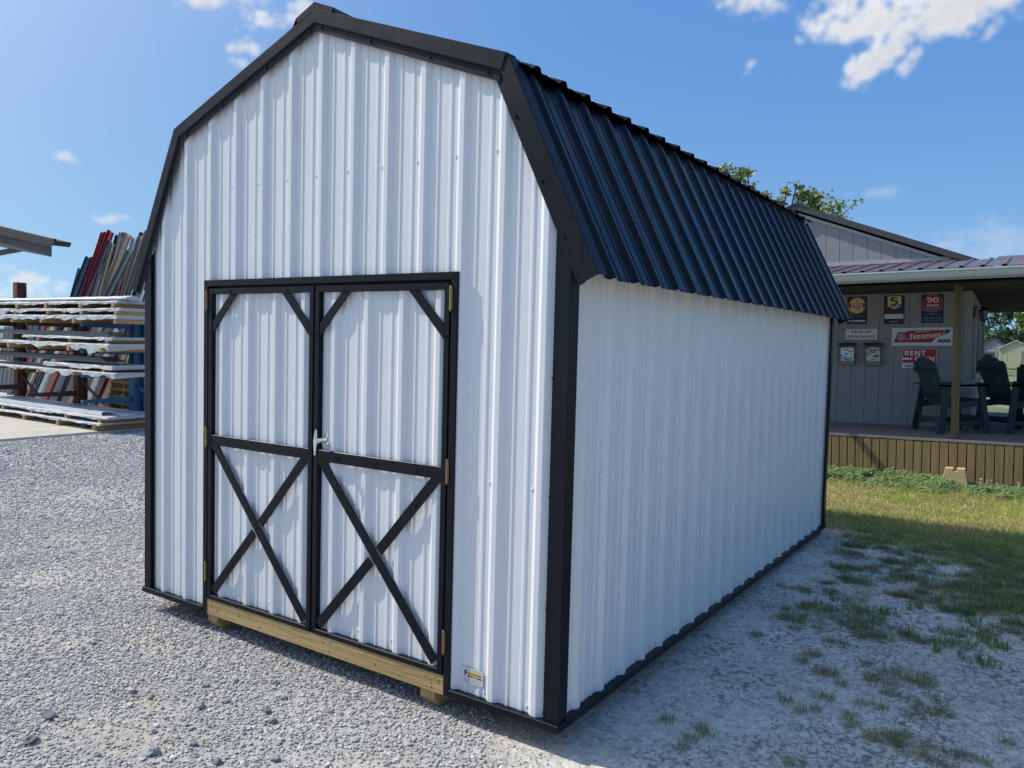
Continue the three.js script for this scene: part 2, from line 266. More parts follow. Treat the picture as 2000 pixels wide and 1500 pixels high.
  // wooden roof edge under the sheets so the eaves have depth
  for (const sx of [1, -1]) part(shed, 'eave_board', uvm(beam([sx * 1.60, 2.035, -0.06], [sx * 1.60, 2.035, -4.9], 0.02, 0.03, 0.003).translate(-sx * 0.03, 0.02, 0), 'z'), treated);
  const cap = [];
  for (const sx of [1, -1]) { const p = (v, q, z) => [sx * (0.9366 * v + nu[0] * q), UA[1] - 0.3503 * v + nu[1] * q, z]; for (const [[v0, q0], [v1, q1]] of [[[-0.045, 0.121], [0.1, 0.117]], [[0.1, 0.117], [0.135, 0.09]]]) { const a = p(v0, q0, 0.012), b = p(v1, q1, 0.012), c = p(v1, q1, -5.02), d = p(v0, q0, -5.02); cap.push(...a, ...b, ...c, ...a, ...c, ...d); } const e = p(-0.045, 0.121, 0.012), f = p(0.1, 0.117, 0.012), g = p(0.1, 0.085, 0.012), h = p(-0.03, 0.085, 0.012); cap.push(...e, ...f, ...g, ...e, ...g, ...h); }
  const cg = new THREE.BufferGeometry(); cg.setAttribute('position', new THREE.Float32BufferAttribute(cap, 3)); cg.computeVertexNormals(); part(shed, 'ridge_cap', uvm(cg, 'z'), blackTrim);
  // rake trims: flange on the siding, return, fascia, top
  const prof = [[-0.012, -0.013], [0.019, -0.013], [0.021, -0.012], [0.027, -0.003], [0.030, -0.001], [0.090, -0.001], [0.093, -0.004], [0.095, -0.075], [0.086, -0.078]];
  const rear = prof.map(([q, z]) => [q, REAR - z]);
  for (const sx of [1, -1]) for (const [P, z] of [[prof, 0], [rear, 1]]) {
    part(shed, 'rake_trim', foldedTrim(P.map(([a, b]) => [a, b + (z ? -0.0095 : 0.0095)]), [sx * (LA[0] - 0.02), LA[1] + 0.04], [sx * LB[0], LB[1]], [sx * nl[0], nl[1]], 1, 1, false), blackTrim);
    const front = !z, q = P.map(([a, b]) => [a, b + (z ? -1 : 1) * (sx > 0 ? 0.0135 : 0.0121)]);
    part(shed, 'rake_trim', foldedTrim(q, [-sx * 0.036, UA[1] + 0.0135], [sx * (LA[0] + 0.012), LA[1] - 0.004], [sx * nu[0], nu[1]], front && sx > 0 ? 0.98 : 0.98, front && sx > 0 ? 1.15 : 1.0), blackTrim);
  }
  // screws, too small to tell apart
  const sc = [], head = (x, y, z, ax, r = 0.0058) => { const g = new THREE.CylinderGeometry(r * 0.75, r, 0.006, 6); if (ax === 'z') g.rotateX(Math.PI / 2); else if (ax === 'x') g.rotateZ(-Math.PI / 2); const w = new THREE.CylinderGeometry(r * 1.7, r * 1.7, 0.0015, 8); if (ax === 'z') w.rotateX(Math.PI / 2).translate(0, 0, -0.003); else if (ax === 'x') w.rotateZ(-Math.PI / 2).translate(-0.003, 0, 0); return [g.translate(x, y, z), w.translate(x, y, z)]; };
  for (let k = -6; k <= 6; k++) { const x = 0.03 + k * PITCH - 0.045; if (gable(x) > 2.62 && Math.abs(x) < 1.4) sc.push(...head(x, 2.574, FLAT + 0.004, 'z')); if (x > DL && x < DR) sc.push(...head(x + 0.015, DT + 0.008, FLAT + 0.004, 'z')); else { sc.push(...head(x, SILL + 0.028, FLAT + 0.004, 'z'), ...head(x, 1.12, FLAT + 0.004, 'z')); } }
  for (let k = 0; k < 21; k++) { const z = -0.2 - k * PITCH + 0.045; if (z > REAR + 0.1) { sc.push(...head(HALF + FLAT + 0.004, SILL + 0.03, z, 'x')); if (k % 2) sc.push(...head(HALF + FLAT + 0.004, 1.165, z, 'x')); } }
  const wsc = part(shed, 'white_screw_heads', merge(sc), whiteSteel); wsc.userData.kind = 'stuff';
  const bs = [];
  for (const t of [0.03, 0.33, 0.66, 0.95]) { bs.push(...head(1.136 * t + 0.004, 3.30 - 0.425 * t + 0.011, 0.004, 'z', 0.0065), ...head(-1.136 * t - 0.004, 3.30 - 0.425 * t + 0.011, 0.004, 'z', 0.0065)); }
  for (const t of [0.2, 0.52, 0.78]) for (const s of [1, -1]) bs.push(...head(s * (lerp(LA[0], LB[0], t) + 0.011), lerp(LA[1], LB[1], t) + 0.005, 0.0005, 'z', 0.0065));
  for (const y of [0.172, 0.62, 1.1, 1.6]) bs.push(...head(1.449, y, -0.011, 'z', 0.005), ...head(1.514, y + 0.1, -0.083, 'x', 0.005));
  for (let k = 1; k < 21; k++) { const z = -0.155 - k * PITCH + 0.05, t = 0.86; if (z > -4.95) bs.push(...head(lerp(LA[0], LB[0], t) + nl[0] * 0.078, lerp(LA[1], LB[1], t) + nl[1] * 0.078, z, 'x', 0.006)); }
  const bsc = part(shed, 'black_screw_heads', merge(bs), blackTrim); bsc.userData.kind = 'stuff';

  // door frame with mitred corners
  const fw = 0.036, z0 = FLAT - 0.002, z1 = 0.002;
  const fr = (pts, ax) => part(shed, 'door_frame_trim', uvm(plate(pts, z0, z1, 0.003), ax), blackTrim);
  fr([[DL, DT], [DR, DT], [DR - fw, DT - fw], [DL + fw, DT - fw]], 'x');
  fr([[DL, RIM - 0.002], [DL, DT - 0.001], [DL + fw, DT - fw - 0.001], [DL + fw, RIM - 0.002]], 'y'); fr([[DR - fw, RIM - 0.002], [DR - fw, DT - fw - 0.001], [DR, DT - 0.001], [DR, RIM - 0.002]], 'y');
  part(shed, 'door_jamb', merge([span(DL + 0.02, DL + fw + 0.012, 0.2, DT - 0.02, -0.1, -0.042), span(DR - fw - 0.012, DR - 0.02, 0.2, DT - 0.02, -0.1, -0.042), span(DL + 0.03, DR - 0.03, DT - fw - 0.02, DT - 0.02, -0.1, -0.042)]), blackTrim);
  // doors
  const yB = 0.199, yT = 2.006, rail = 1.137, zb = FLAT + 0.0195, zf = 0.001;
  const doors = [[DL + fw + 0.007, 0.009, -1], [0.021, DR - fw - 0.009, 1]];
  for (const [xa, xb, side] of doors) {
    const door = part(shed, 'door', ribSheet(xa + 0.004, xb - 0.004, ph + 0.115, () => yB + 0.006, () => yT - 0.006, (a, b, h) => [a, b, FLAT + h], { wob: 0.00035 }), whiteSteel);
    const st = 0.031;
    const tr = (g, n, ax) => part(door, n, uvm(g, ax), blackTrim);
    tr(plate([[xa, yT], [xb, yT], [xb - st, yT - st], [xa + st, yT - st]], FLAT - 0.004, zf, 0.002), 'edge_trim', 'x');
    tr(plate([[xa, yB], [xa + st, yB + 0.026], [xb - st, yB + 0.026], [xb, yB]], FLAT - 0.004, zf + 0.001, 0.002), 'edge_trim', 'x');
    tr(plate([[xa, yB + 0.001], [xa, yT - 0.001], [xa + st, yT - st - 0.001], [xa + st, yB + 0.027]], FLAT - 0.004, zf, 0.002), 'edge_trim', 'y'); tr(plate([[xb - st, yB + 0.027], [xb - st, yT - st - 0.001], [xb, yT - 0.001], [xb, yB + 0.001]], FLAT - 0.004, zf, 0.002), 'edge_trim', 'y');
    tr(plate([[xa + st, rail - 0.029], [xb - st, rail - 0.029], [xb - st, rail + 0.029], [xa + st, rail + 0.029]], zb, zf - 0.002, 0.002), 'middle_rail', 'x');
    const L = xa + st + 0.001, R = xb - st - 0.001;
    // corner braces, mitred against the trim
    const T = yT - st - 0.001;
    for (const [cx, s] of [[L, 1], [R, -1]]) tr(plate(s > 0 ? [[cx, T - 0.155], [cx + 0.155, T], [cx + 0.215, T], [cx, T - 0.225]] : [[cx, T - 0.155], [cx, T - 0.225], [cx - 0.215, T], [cx - 0.155, T]], zb, zf - 0.003, 0.002), 'corner_brace', 'x');
    // cross braces
    const b0 = yB + 0.03, t0 = rail - 0.012, w = 0.052;
    tr(bar([L + 0.012, t0], [R - 0.015, b0 + 0.02], w, zb + 0.003, zf - 0.0005), 'cross_brace', 'x');
    const mx = (L + R) / 2, my = (t0 + b0) / 2, dx = (R - L) / 2, dy = (t0 - b0) / 2, l = Math.hypot(dx, dy), k = (w / 2 + 0.012) / l;
    tr(bar([L + 0.015, b0 + 0.02], [mx - dx * k * 1.05, my - dy * k * 1.05 + 0.003], w, zb + 0.001, zf - 0.003), 'cross_brace', 'x'); tr(bar([mx + dx * k * 1.05, my + dy * k * 1.05 + 0.003], [R - 0.012, t0], w, zb + 0.001, zf - 0.003), 'cross_brace', 'x');
    const ds = []; for (const t of [0.18, 0.5, 0.82]) { ds.push(...head(lerp(L, R, t), rail, zf, 'z', 0.006), ...head(lerp(L, R, t), lerp(t0, b0, t) + 0.004, zf + 0.002, 'z', 0.006)); if (t !== 0.5) ds.push(...head(lerp(L, R, t), lerp(b0, t0, t), zf, 'z', 0.006)); }
    for (const t of [0.2, 0.62]) ds.push(...head(lerp(L, R, t === 0.2 ? 0.21 : 0.79), yT - 0.016, zf + 0.002, 'z', 0.006)); for (const s of [xa + 0.016, xb - 0.016]) ds.push(...head(s, T - 0.21, zf + 0.002, 'z', 0.006)); for (const t of [0.1, 0.4, 0.7, 0.95]) ds.push(...head(lerp(L, R, t), yB + 0.012, zf + 0.003, 'z', 0.006));
    const dsm = part(door, 'screw_heads', merge(ds), blackTrim); dsm.userData.kind = 'stuff';
    const wds = []; for (let q = -4; q < 5; q++) { const x = ph + 0.115 + q * PITCH - 0.045; if (x > xa + 0.05 && x < xb - 0.04) wds.push(...head(x, yB + 0.075, FLAT + 0.004, 'z'), ...head(x, yT - 0.055, FLAT + 0.004, 'z')); }
    for (const y of [0.55, 1.52]) wds.push(...head(xa + st + 0.035, y, FLAT + 0.004, 'z')); const wdm = part(door, 'white_screw_heads', merge(wds), whiteSteel); wdm.userData.kind = 'stuff';
    // butt hinges
    const hx = side < 0 ? DL + fw + 0.001 - 0.006 : DR - fw + 0.002;
    for (const [y, m] of [[1.935, side < 0 ? copperish : brass], [1.149, side < 0 ? brass : copperish], [0.357, side < 0 ? brass : copperish]]) {
      const gs = []; for (let q = 0; q < 5; q++) gs.push(new THREE.CylinderGeometry(0.0055, 0.0055, 0.0192, 10).translate(hx, y - 0.04 + q * 0.02, 0.0075)); gs.push(new THREE.SphereGeometry(0.0052, 8, 6).translate(hx, y + 0.053, 0.0075), new THREE.SphereGeometry(0.0052, 8, 6).translate(hx, y - 0.053, 0.0075), box(0.006, 0.1, 0.003, hx + 0.007 * side * -1, y, 0.0035), box(0.005, 0.1, 0.003, hx + 0.007 * side, y, 0.0045));
      part(door, 'hinge', merge(gs), m);
    }
    if (side > 0) {
      const hxx = 0.098, hy = 1.225;
      const hd = part(door, 'latch_handle', merge([new THREE.SphereGeometry(1, 20, 12).scale(0.021, 0.037, 0.006).translate(hxx, hy, FLAT + 0.006), new THREE.CylinderGeometry(0.011, 0.013, 0.062, 14).rotateX(Math.PI / 2).translate(hxx, hy - 0.004, FLAT + 0.04), new THREE.CylinderGeometry(0.017, 0.014, 0.02, 14).rotateX(Math.PI / 2).translate(hxx, hy - 0.006, FLAT + 0.075)]), chrome);
      const lg = new THREE.LatheGeometry([[0, -0.072], [0.005, -0.07], [0.0075, -0.045], [0.0105, -0.013], [0.0115, 0], [0.0105, 0.013], [0.0075, 0.04], [0.005, 0.06], [0, 0.062]].map((p) => new THREE.Vector2(...p)), 14).scale(1, 1, 0.8).rotateZ(-0.05).translate(hxx, hy - 0.008, FLAT + 0.088); part(hd, 'lever', lg, chrome);
    }
  }
}
// maker's plate riveted low on the front siding
{
  const c = document.createElement('canvas'); c.width = 512; c.height = 300; const x = c.getContext('2d');
  x.fillStyle = '#d9d6cf'; x.fillRect(0, 0, 512, 300); x.strokeStyle = '#55585c'; x.lineWidth = 5; x.strokeRect(3, 3, 506, 294);
  x.textAlign = 'center'; x.fillStyle = '#5b3a22'; x.font = 'italic bold 36px serif'; x.fillText('A Tradition of Quality', 290, 58);
  x.fillStyle = '#c9a93a'; x.fillRect(150, 76, 330, 70); x.fillStyle = '#2b2a18'; x.font = 'bold 46px serif'; x.fillText('OLD HICKORY', 316, 128);
  x.fillStyle = '#1f4a80'; x.fillRect(140, 150, 345, 32); x.fillStyle = '#dfe4ea'; x.font = 'bold 22px sans-serif'; x.fillText('BUILDINGS', 320, 174);
  x.fillStyle = '#24324a'; x.beginPath(); x.ellipse(100, 100, 36, 44, 0, 0, 7); x.fill(); x.beginPath(); x.ellipse(78, 165, 30, 14, 0.3, 0, 7); x.fill(); x.fillStyle = '#c26a2c'; x.beginPath(); x.arc(92, 52, 12, 0, 7); x.fill();
  x.fillStyle = '#3b3b3e'; for (let r = 0; r < 4; r++) { let p = 40 + (r % 2) * 20; const q = mulberry(5 + r); while (p < 450) { const w = 10 + 34 * q(); x.fillRect(p, 202 + r * 22, w, 9); p += w + 8; } }
  const t = new THREE.CanvasTexture(c); t.colorSpace = THREE.SRGBColorSpace;
  const g = new THREE.BoxGeometry(0.122, 0.074, 0.0016), edge = std(0.5, 0.5, 0.5, 0.4);
  part(shed, 'maker_plate', g, [edge, edge, edge, edge, new THREE.MeshStandardMaterial({ map: t, roughness: 0.4 }), edge], [1.058, 0.226, FLAT + 0.0058]).userData.label = 'small printed maker plate on the siding beside the door';
}
// ---------------------------------------------------------------- the ground
const G = (x, z) => 0.07 * ss(-0.6, -4.8, z) * ss(-2.5, 0.5, x) - 0.045 * ss(-5.4, -8.4, z) * ss(-2.5, 0.5, x) + 0.012 * (fbm(x * 1.3 + 4, z * 1.3, 3) - 0.5);
const bare = [[-0.91, 0.31, 0.22], [-0.68, 0.29, 0.18], [-0.19, 0.68, 0.2], [-0.05, 0.99, 0.3], [-0.27, 1.03, 0.25], [-1.49, 0.65, 0.3], [1.0, 0.55, 0.3], [-3.6, -0.6, 0.5], [-5.2, -1.6, 0.5], [-2.6, 0.1, 0.35]];
const sandy = (x, z) => { let m = 0; for (const [a, b, r] of bare) { const d = 1.35 * Math.hypot((x - a) * 0.8 + (z - b) * 0.3, (z - b)) / r; m = Math.max(m, 1 - ss(0.3, 1.3, d + 1.1 * (fbm(x * 5, z * 5, 3) - 0.5))); } return m; };
const lawn = (x, z) => { // how much grows: the lawn behind the shed thins out into the bare yard
  const n = fbm(x * 0.9 + 3, z * 0.9 + 8, 4) - 0.5, n2 = fbm(x * 3.1 + 3, z * 3.1 + 8, 3) - 0.5;
  return ss(0.35, 0.75, 0.5 + ( -4.05 - z) * 0.40 + clamp((x - 2.45) * 0.9, -0.25, 0.9) * ss(-2.0, -3.4, z) + n * 1.1 + n2 * 0.9) * ss(0.2, 0.7, x + ss(-4.6, -5.2, z) * 3);
};
const dirtAmt = (x, z) => ss(0.95, 1.75, x + 0.9 * (fbm(x * 2.2, z * 2.2 + 5, 3) - 0.5) + 0.55 * ss(0.6, -0.4, z) - 0.5 * ss(0.1, 0.9, z));
function cell(x, z, s) { const X = x / s, Z = z / s, i = Math.floor(X), j = Math.floor(Z); let a = 9, b = 9; for (let p = -1; p < 2; p++) for (let q = -1; q < 2; q++) { const d = Math.hypot(i + p + hash(i + p, j + q) - X, j + q + hash(i + p + 91, j + q + 17) - Z); if (d < a) { b = a; a = d; } else if (d < b) b = d; } return (b - a) * s; }
function soil(x, z, o) { // base colour (linear) of the yard
  const L = lawn(x, z), n = fbm(x * 2.1, z * 2.1, 4), f = fbm(x * 38, z * 38, 3), ff = vn(x * 150, z * 150);
  // pale limestone dust
  let r = lerp(0.66, 0.52, n) , g = r * 0.93, b = r * 0.79;
  const k = 0.93 + 0.6 * (f - 0.5) + 0.4 * (ff - 0.5); r *= k; g *= k; b *= k;
  const deb = ss(0.56, 0.68, fbm(x * 52 + 2, z * 52, 2)) * ss(0.36, 0.6, fbm(x * 3.7 + 11, z * 3.7, 3)); r = lerp(r, 0.15, deb * 0.75); g = lerp(g, 0.132, deb * 0.75); b = lerp(b, 0.11, deb * 0.75);
  const wet = ss(0.54, 0.72, fbm(x * 1.7 + 21, z * 1.7 + 3, 5)) * 0.2; r = lerp(r, 0.25, wet); g = lerp(g, 0.225, wet); b = lerp(b, 0.195, wet);
  const cr = ss(0.45, 0.7, fbm(x * 1.1 + 5, z * 1.1 + 2, 2) + 0.45 * (1 - ss(0.4, 1.1, Math.hypot(x - 2.95, z + 2.1)))) * (1 - L);
  if (cr > 0.02 && x > 0.5) { const d = Math.min(cell(x + 0.02 * vn(x * 20, z * 20), z + 0.02 * vn(x * 20 + 5, z * 20), 0.16), 1.6 * cell(x + 7, z + 3, 0.075)); const c = (1 - ss(0.002, 0.008, d)) * cr * 0.7; r = lerp(r, 0.11, c); g = lerp(g, 0.09, c); b = lerp(b, 0.075, c); }
  const s = lerp(0.7, 1.1, f); r = lerp(r, 0.30 * s, L * 0.8); g = lerp(g, 0.255 * s, L * 0.8); b = lerp(b, 0.14 * s, L * 0.8);
  o[0] = r; o[1] = g; o[2] = b;
}
function gravelColour(x, z, o) {
  const n = fbm(x * 1.2 + 40, z * 1.2, 4), f = fbm(x * 45, z * 45, 3), s = sandy(x, z), k = (0.62 + 0.5 * f) * lerp(0.85, 1.15, n);
  const sp = ss(0.5, 0.8, fbm(x * 0.7 + 9, z * 0.7 + 30, 4)) * 0.45; // paler crushed fines
  let r = lerp(0.40, 0.52, sp), g = lerp(0.39, 0.50, sp), b = lerp(0.37, 0.465, sp);
  r = lerp(r, 0.44, s * 0.8) * k; g = lerp(g, 0.405, s * 0.8) * k; b = lerp(b, 0.35, s * 0.8) * k;
  const y = ss(0.70, 0.78, fbm(x * 4 + 70, z * 4, 4)) * 0.5; r = lerp(r, 0.46 * k, y); g = lerp(g, 0.37 * k, y); b = lerp(b, 0.24 * k, y);
  o[0] = r; o[1] = g; o[2] = b;
}
const tA = [0, 0, 0], tB = [0, 0, 0];
function yard(x, z, o) { const d = dirtAmt(x, z); gravelColour(x, z, tA); soil(x, z, tB); const m = Math.max(d, lawn(x, z) * ss(-3, -5, z)); for (let c = 0; c < 3; c++) o[c] = lerp(tA[c], tB[c], m); }
function groundSheet(x0, x1, z0, z1, cellSize, tw, th, bump) {
  const nx = Math.round((x1 - x0) / cellSize), nz = Math.round((z1 - z0) / cellSize), g = new THREE.PlaneGeometry(x1 - x0, z1 - z0, nx, nz).rotateX(-Math.PI / 2).translate((x0 + x1) / 2, 0, (z0 + z1) / 2), p = g.attributes.position;
  for (let i = 0; i < p.count; i++) p.setY(i, G(p.getX(i), p.getZ(i)));
  g.computeVertexNormals();
  const map = tex(tw, th, (u, v, o) => yard(x0 + u * (x1 - x0), z1 - v * (z1 - z0), o)); map.wrapS = map.wrapT = THREE.ClampToEdgeWrapping;
  return new THREE.Mesh(g, new THREE.MeshStandardMaterial({ map, bumpMap: gritBump(x1 - x0, z1 - z0), bumpScale: bump, roughness: 0.95 }));
}
const grit = tex(1024, 1024, (u, v, o) => { const a = tfbm(u, v, 60, 60, 4), b = tfbm(u, v, 17, 17, 3); o[0] = o[1] = o[2] = clamp(0.65 * a + 0.35 * b); }, false);
function gritBump(w, h) { const t = grit.clone(); t.repeat.set(w / 1.1, h / 1.1); t.needsUpdate = true; return t; }
struct(groundSheet(-11, 0, -9.4, 4.4, 0.16, 1024, 1280, 0.016), 'gravel_lot');
struct(groundSheet(0, 6.6, -9.4, 4.4, 0.14, 1280, 1792, 0.010), 'dirt_yard');
{ // the wide ground beyond, below the near sheets
  const g = new THREE.PlaneGeometry(1400, 1400, 1, 140).rotateX(-Math.PI / 2).translate(0, -0.05, -300);
  const p = g.attributes.position, uv = g.attributes.uv; for (let i = 0; i < p.count; i++) p.setY(i, -0.05 + 0.0062 * clamp(-p.getZ(i) - 10, 0, 75)); g.computeVertexNormals(); for (let i = 0; i < p.count; i++) uv.setXY(i, p.getX(i) / 24, -p.getZ(i) / 24);
  const map = tex(1024, 1024, (u, v, o) => { const a = tfbm(u, v, 6, 6, 5), b = tfbm(u, v, 120, 120, 2), k = 0.7 + 0.6 * b, t = ss(0.38, 0.6, a); o[0] = lerp(0.10, 0.19, t) * k; o[1] = lerp(0.14, 0.19, t) * k; o[2] = lerp(0.045, 0.10, t) * k; });
  struct(new THREE.Mesh(g, new THREE.MeshStandardMaterial({ map, roughness: 0.95 })), 'ground');
  // gravel drive running off to the left and in front
  const d = new THREE.PlaneGeometry(54, 60, 1, 1).rotateX(-Math.PI / 2).translate(-2, -0.03, 4), q = d.attributes.position, w = d.attributes.uv; for (let i = 0; i < q.count; i++) w.setXY(i, q.getX(i) / 6, -q.getZ(i) / 6);
  const gm = tex(1024, 1024, (u, v, o) => { const k = 0.55 + 0.6 * tfbm(u, v, 150, 150, 2) * lerp(0.9, 1.1, tfbm(u, v, 5, 5, 3)); o[0] = 0.50 * k; o[1] = 0.48 * k; o[2] = 0.44 * k; });
  struct(new THREE.Mesh(d, new THREE.MeshStandardMaterial({ map: gm, roughness: 0.95, bumpMap: gritBump(6, 6), bumpScale: 0.01 })), 'gravel_drive');
}
{ // concrete slab under the storage racks
  const conc = new THREE.MeshStandardMaterial({ map: tex(512, 512, (u, v, o) => { const k = 0.85 + 0.3 * tfbm(u, v, 5, 5, 5) + 0.12 * (tfbm(u, v, 100, 100, 1) - 0.5), s = ss(0.6, 0.75, tfbm(u, v, 4, 4, 5)) * 0.3; o[0] = lerp(0.50, 0.28, s) * k; o[1] = lerp(0.46, 0.26, s) * k; o[2] = lerp(0.385, 0.23, s) * k; }, true, [1 / 3, 1 / 3]), roughness: 0.9 });
  struct(new THREE.Mesh(uvm(cspan(-24, -10.2, -0.12, 0.035, -10, 6, 0.015)), conc), 'concrete_slab');
}
// ---------------------------------------------------------------- loose stone
function stoneGeo(seed, detail = 0) {
  const r = mulberry(seed), g = new THREE.IcosahedronGeometry(1, detail), p = g.attributes.position, k = {}, sx = 0.85 + 0.45 * r(), sy = 0.5 + 0.3 * r(), sz = 0.7 + 0.35 * r();
  for (let i = 0; i < p.count; i++) { const id = [p.getX(i), p.getY(i), p.getZ(i)].map((v) => v.toFixed(3)).join(); k[id] ??= 0.72 + 0.5 * r(); p.setXYZ(i, p.getX(i) * k[id] * sx, p.getY(i) * k[id] * sy, p.getZ(i) * k[id] * sz); }
  g.computeVertexNormals(); return g;
}
const stoneMat = new THREE.MeshStandardMaterial({ color: lin(1, 1, 1), roughness: 0.9, flatShading: true });
const stoneTone = (r, o) => { const t = r(); let v = 0.30 + 0.23 * r() + (t > 0.92 ? 0.14 : 0) - (t < 0.15 ? 0.11 : 0); const w = (r() - 0.3) * 0.06; o.setRGB(v * (1.03 + w), v, v * (0.95 - w)); if (r() < 0.04) o.setRGB(v * 1.1, v * 0.98, v * 0.8); return o; };
{
  const r = mulberry(2024), V = 6, lists = Array.from({ length: V }, () => []), cam = camera.position;
  const put = (x, z, s, sink = 0.25) => lists[Math.floor(r() * V)].push([x, G(x, z) + s * 0.36, z, s]);
  const rings = [[1.6, 3.4, 8200, 0.0078], [3.4, 4.6, 7000, 0.0083], [4.6, 6.2, 5000, 0.0093], [6.2, 8.5, 3000, 0.0108], [8.5, 11.5, 1700, 0.0128], [11.5, 15.5, 800, 0.0155]];
  for (const [d0, d1, dens, size] of rings) {
    const a0 = Math.atan2(-(0.72), 1), area = Math.PI * (d1 * d1 - d0 * d0) * (78 / 360), n = Math.round(area * dens);
    for (let i = 0; i < n; i++) {
      const d = Math.sqrt(lerp(d0 * d0, d1 * d1, r())), az = (-74 + 78 * r()) * D2R, x = cam.x + Math.sin(az) * d, z = cam.z - Math.cos(az) * d;
      if (x < -10.15 || x > 6.4 || z < -9) continue;
      const under = Math.abs(x) < 1.45 && z < -0.75 && z > REAR; if (under) continue;
      const dir = dirtAmt(x, z), keep = (1 - 0.88 * dir) * (1 - 0.6 * sandy(x, z)) * (1 - 0.9 * lawn(x, z)); if (r() > keep) continue;
      if (r() < 0.35 * ss(0.45, 0.7, fbm(x * 0.9 + 60, z * 0.9, 3))) continue;
      put(x, z, size * (0.55 + 0.9 * r() * r() + (r() < 0.05 ? 0.6 : 0)) * (dir > 0.5 ? 0.55 + 0.3 * r() : 1));
    }
  }
  const m4 = new THREE.Matrix4(), e = new THREE.Euler(), q = new THREE.Quaternion(), c = new THREE.Color();
  lists.forEach((l, k) => {
    const im = new THREE.InstancedMesh(stoneGeo(100 + k * 7), stoneMat, l.length);
    l.forEach(([x, y, z, s], i) => { e.set((r() - 0.5) * 0.9, r() * 6.28, (r() - 0.5) * 0.9); q.setFromEuler(e); m4.compose(new THREE.Vector3(x, y, z), q, new THREE.Vector3(s, s, s)); im.setMatrixAt(i, m4); im.setColorAt(i, stoneTone(r, c)); });
    im.name = numbered('gravel'); im.userData = { kind: 'stuff', label: 'loose grey crushed stone covering the lot', category: 'gravel' }; lit(im); scene.add(im);
  });
  // larger loose rocks
  const big = [[-0.49, 1.07, 0.025], [-0.31, 0.69, 0.016], [0.16, 0.97, 0.025], [-0.34, 1.22, 0.025], [-0.23, 0.45, 0.016], [-0.05, 0.61, 0.023], [-0.43, 0.71, 0.016], [0.01, 0.22, 0.018], [-0.01, 0.50, 0.016], [0.23, 0.45, 0.020], [0.33, 0.50, 0.018], [-0.01, 0.87, 0.014], [-0.55, 1.06, 0.014], [0.23, 0.83, 0.016], [-0.42, 1.16, 0.013], [-1.17, 0.51, 0.016], [-1.79, 0.38, 0.016], [0.18, 0.31, 0.016], [0.43, 0.86, 0.018], [-0.16, 0.33, 0.014], [0.59, 0.70, 0.020]];
  const geos = [1, 2, 3, 4].map((k) => stoneGeo(500 + k, 1)), mats = [0.15, 0.2, 0.27].map((v) => { const m = stoneMat.clone(); m.color = lin(v, v, v * 1.06); return m; });
  big.forEach(([x, z, s], i) => { const m = new THREE.Mesh(geos[i % 4], mats[i % 3]); m.scale.setScalar(s * 1.05); m.rotation.y = i * 1.7; m.position.set(x, G(x, z) + s * 0.42, z); tag(m, 'loose_rock', 'dark larger stone lying loose on the finer crushed stone', 'rock', 'larger rocks lying on the gravel'); });
}
// ---------------------------------------------------------------- grass
function bladeClump(seed, n, spread, hgt, wid, lean) {
  const r = mulberry(seed), pos = [];
  for (let i = 0; i < n; i++) {
    const a = r() * 6.283, d = Math.sqrt(r()) * spread, x = Math.cos(a) * d, z = Math.sin(a) * d, h = hgt * (0.5 + 0.7 * r()), w = wid * (0.7 + 0.6 * r()), t = r() * 6.283, l = lean * (0.3 + r()) * h, lx = Math.cos(a + (r() - 0.5)) * l, lz = Math.sin(a + (r() - 0.5)) * l, wx = Math.cos(t) * w / 2, wz = Math.sin(t) * w / 2;
    const m = [x + lx * 0.35, h * 0.6, z + lz * 0.35], e = [x + lx, h * (1 - 0.25 * lean), z + lz];
    pos.push(x - wx, -0.01, z - wz, x + wx, -0.01, z + wz, m[0] + wx * 0.85, m[1], m[2] + wz * 0.85, x - wx, -0.01, z - wz, m[0] + wx * 0.85, m[1], m[2] + wz * 0.85, m[0] - wx * 0.85, m[1], m[2] - wz * 0.85, m[0] - wx * 0.85, m[1], m[2] - wz * 0.85, m[0] + wx * 0.85, m[1], m[2] + wz * 0.85, ...e);
  }
  const g = new THREE.BufferGeometry(); g.setAttribute('position', new THREE.Float32BufferAttribute(pos, 3)); g.computeVertexNormals(); return g;
}
const leafMat = new THREE.MeshPhysicalMaterial({ color: lin(1, 1, 1), roughness: 0.85, side: THREE.DoubleSide, transmission: 0.4, thickness: 0 });
function scatter(name, geo, list, label, category, mat = leafMat) { // list: [x, y, z, scale, yscale, colour]
  const im = new THREE.InstancedMesh(geo, mat, list.length), m = new THREE.Matrix4(), q = new THREE.Quaternion(), up = new THREE.Vector3(0, 1, 0), r = mulberry(list.length + 3), c = new THREE.Color();
  list.forEach(([x, y, z, s, sy, col], i) => { q.setFromAxisAngle(up, r() * 6.283); m.compose(new THREE.Vector3(x, y, z), q, new THREE.Vector3(s, s * sy, s)); im.setMatrixAt(i, m); im.setColorAt(i, c.setRGB(...col)); });
  im.name = numbered(name); im.userData = { kind: 'stuff', label, category }; lit(im); scene.add(im); return im;
}
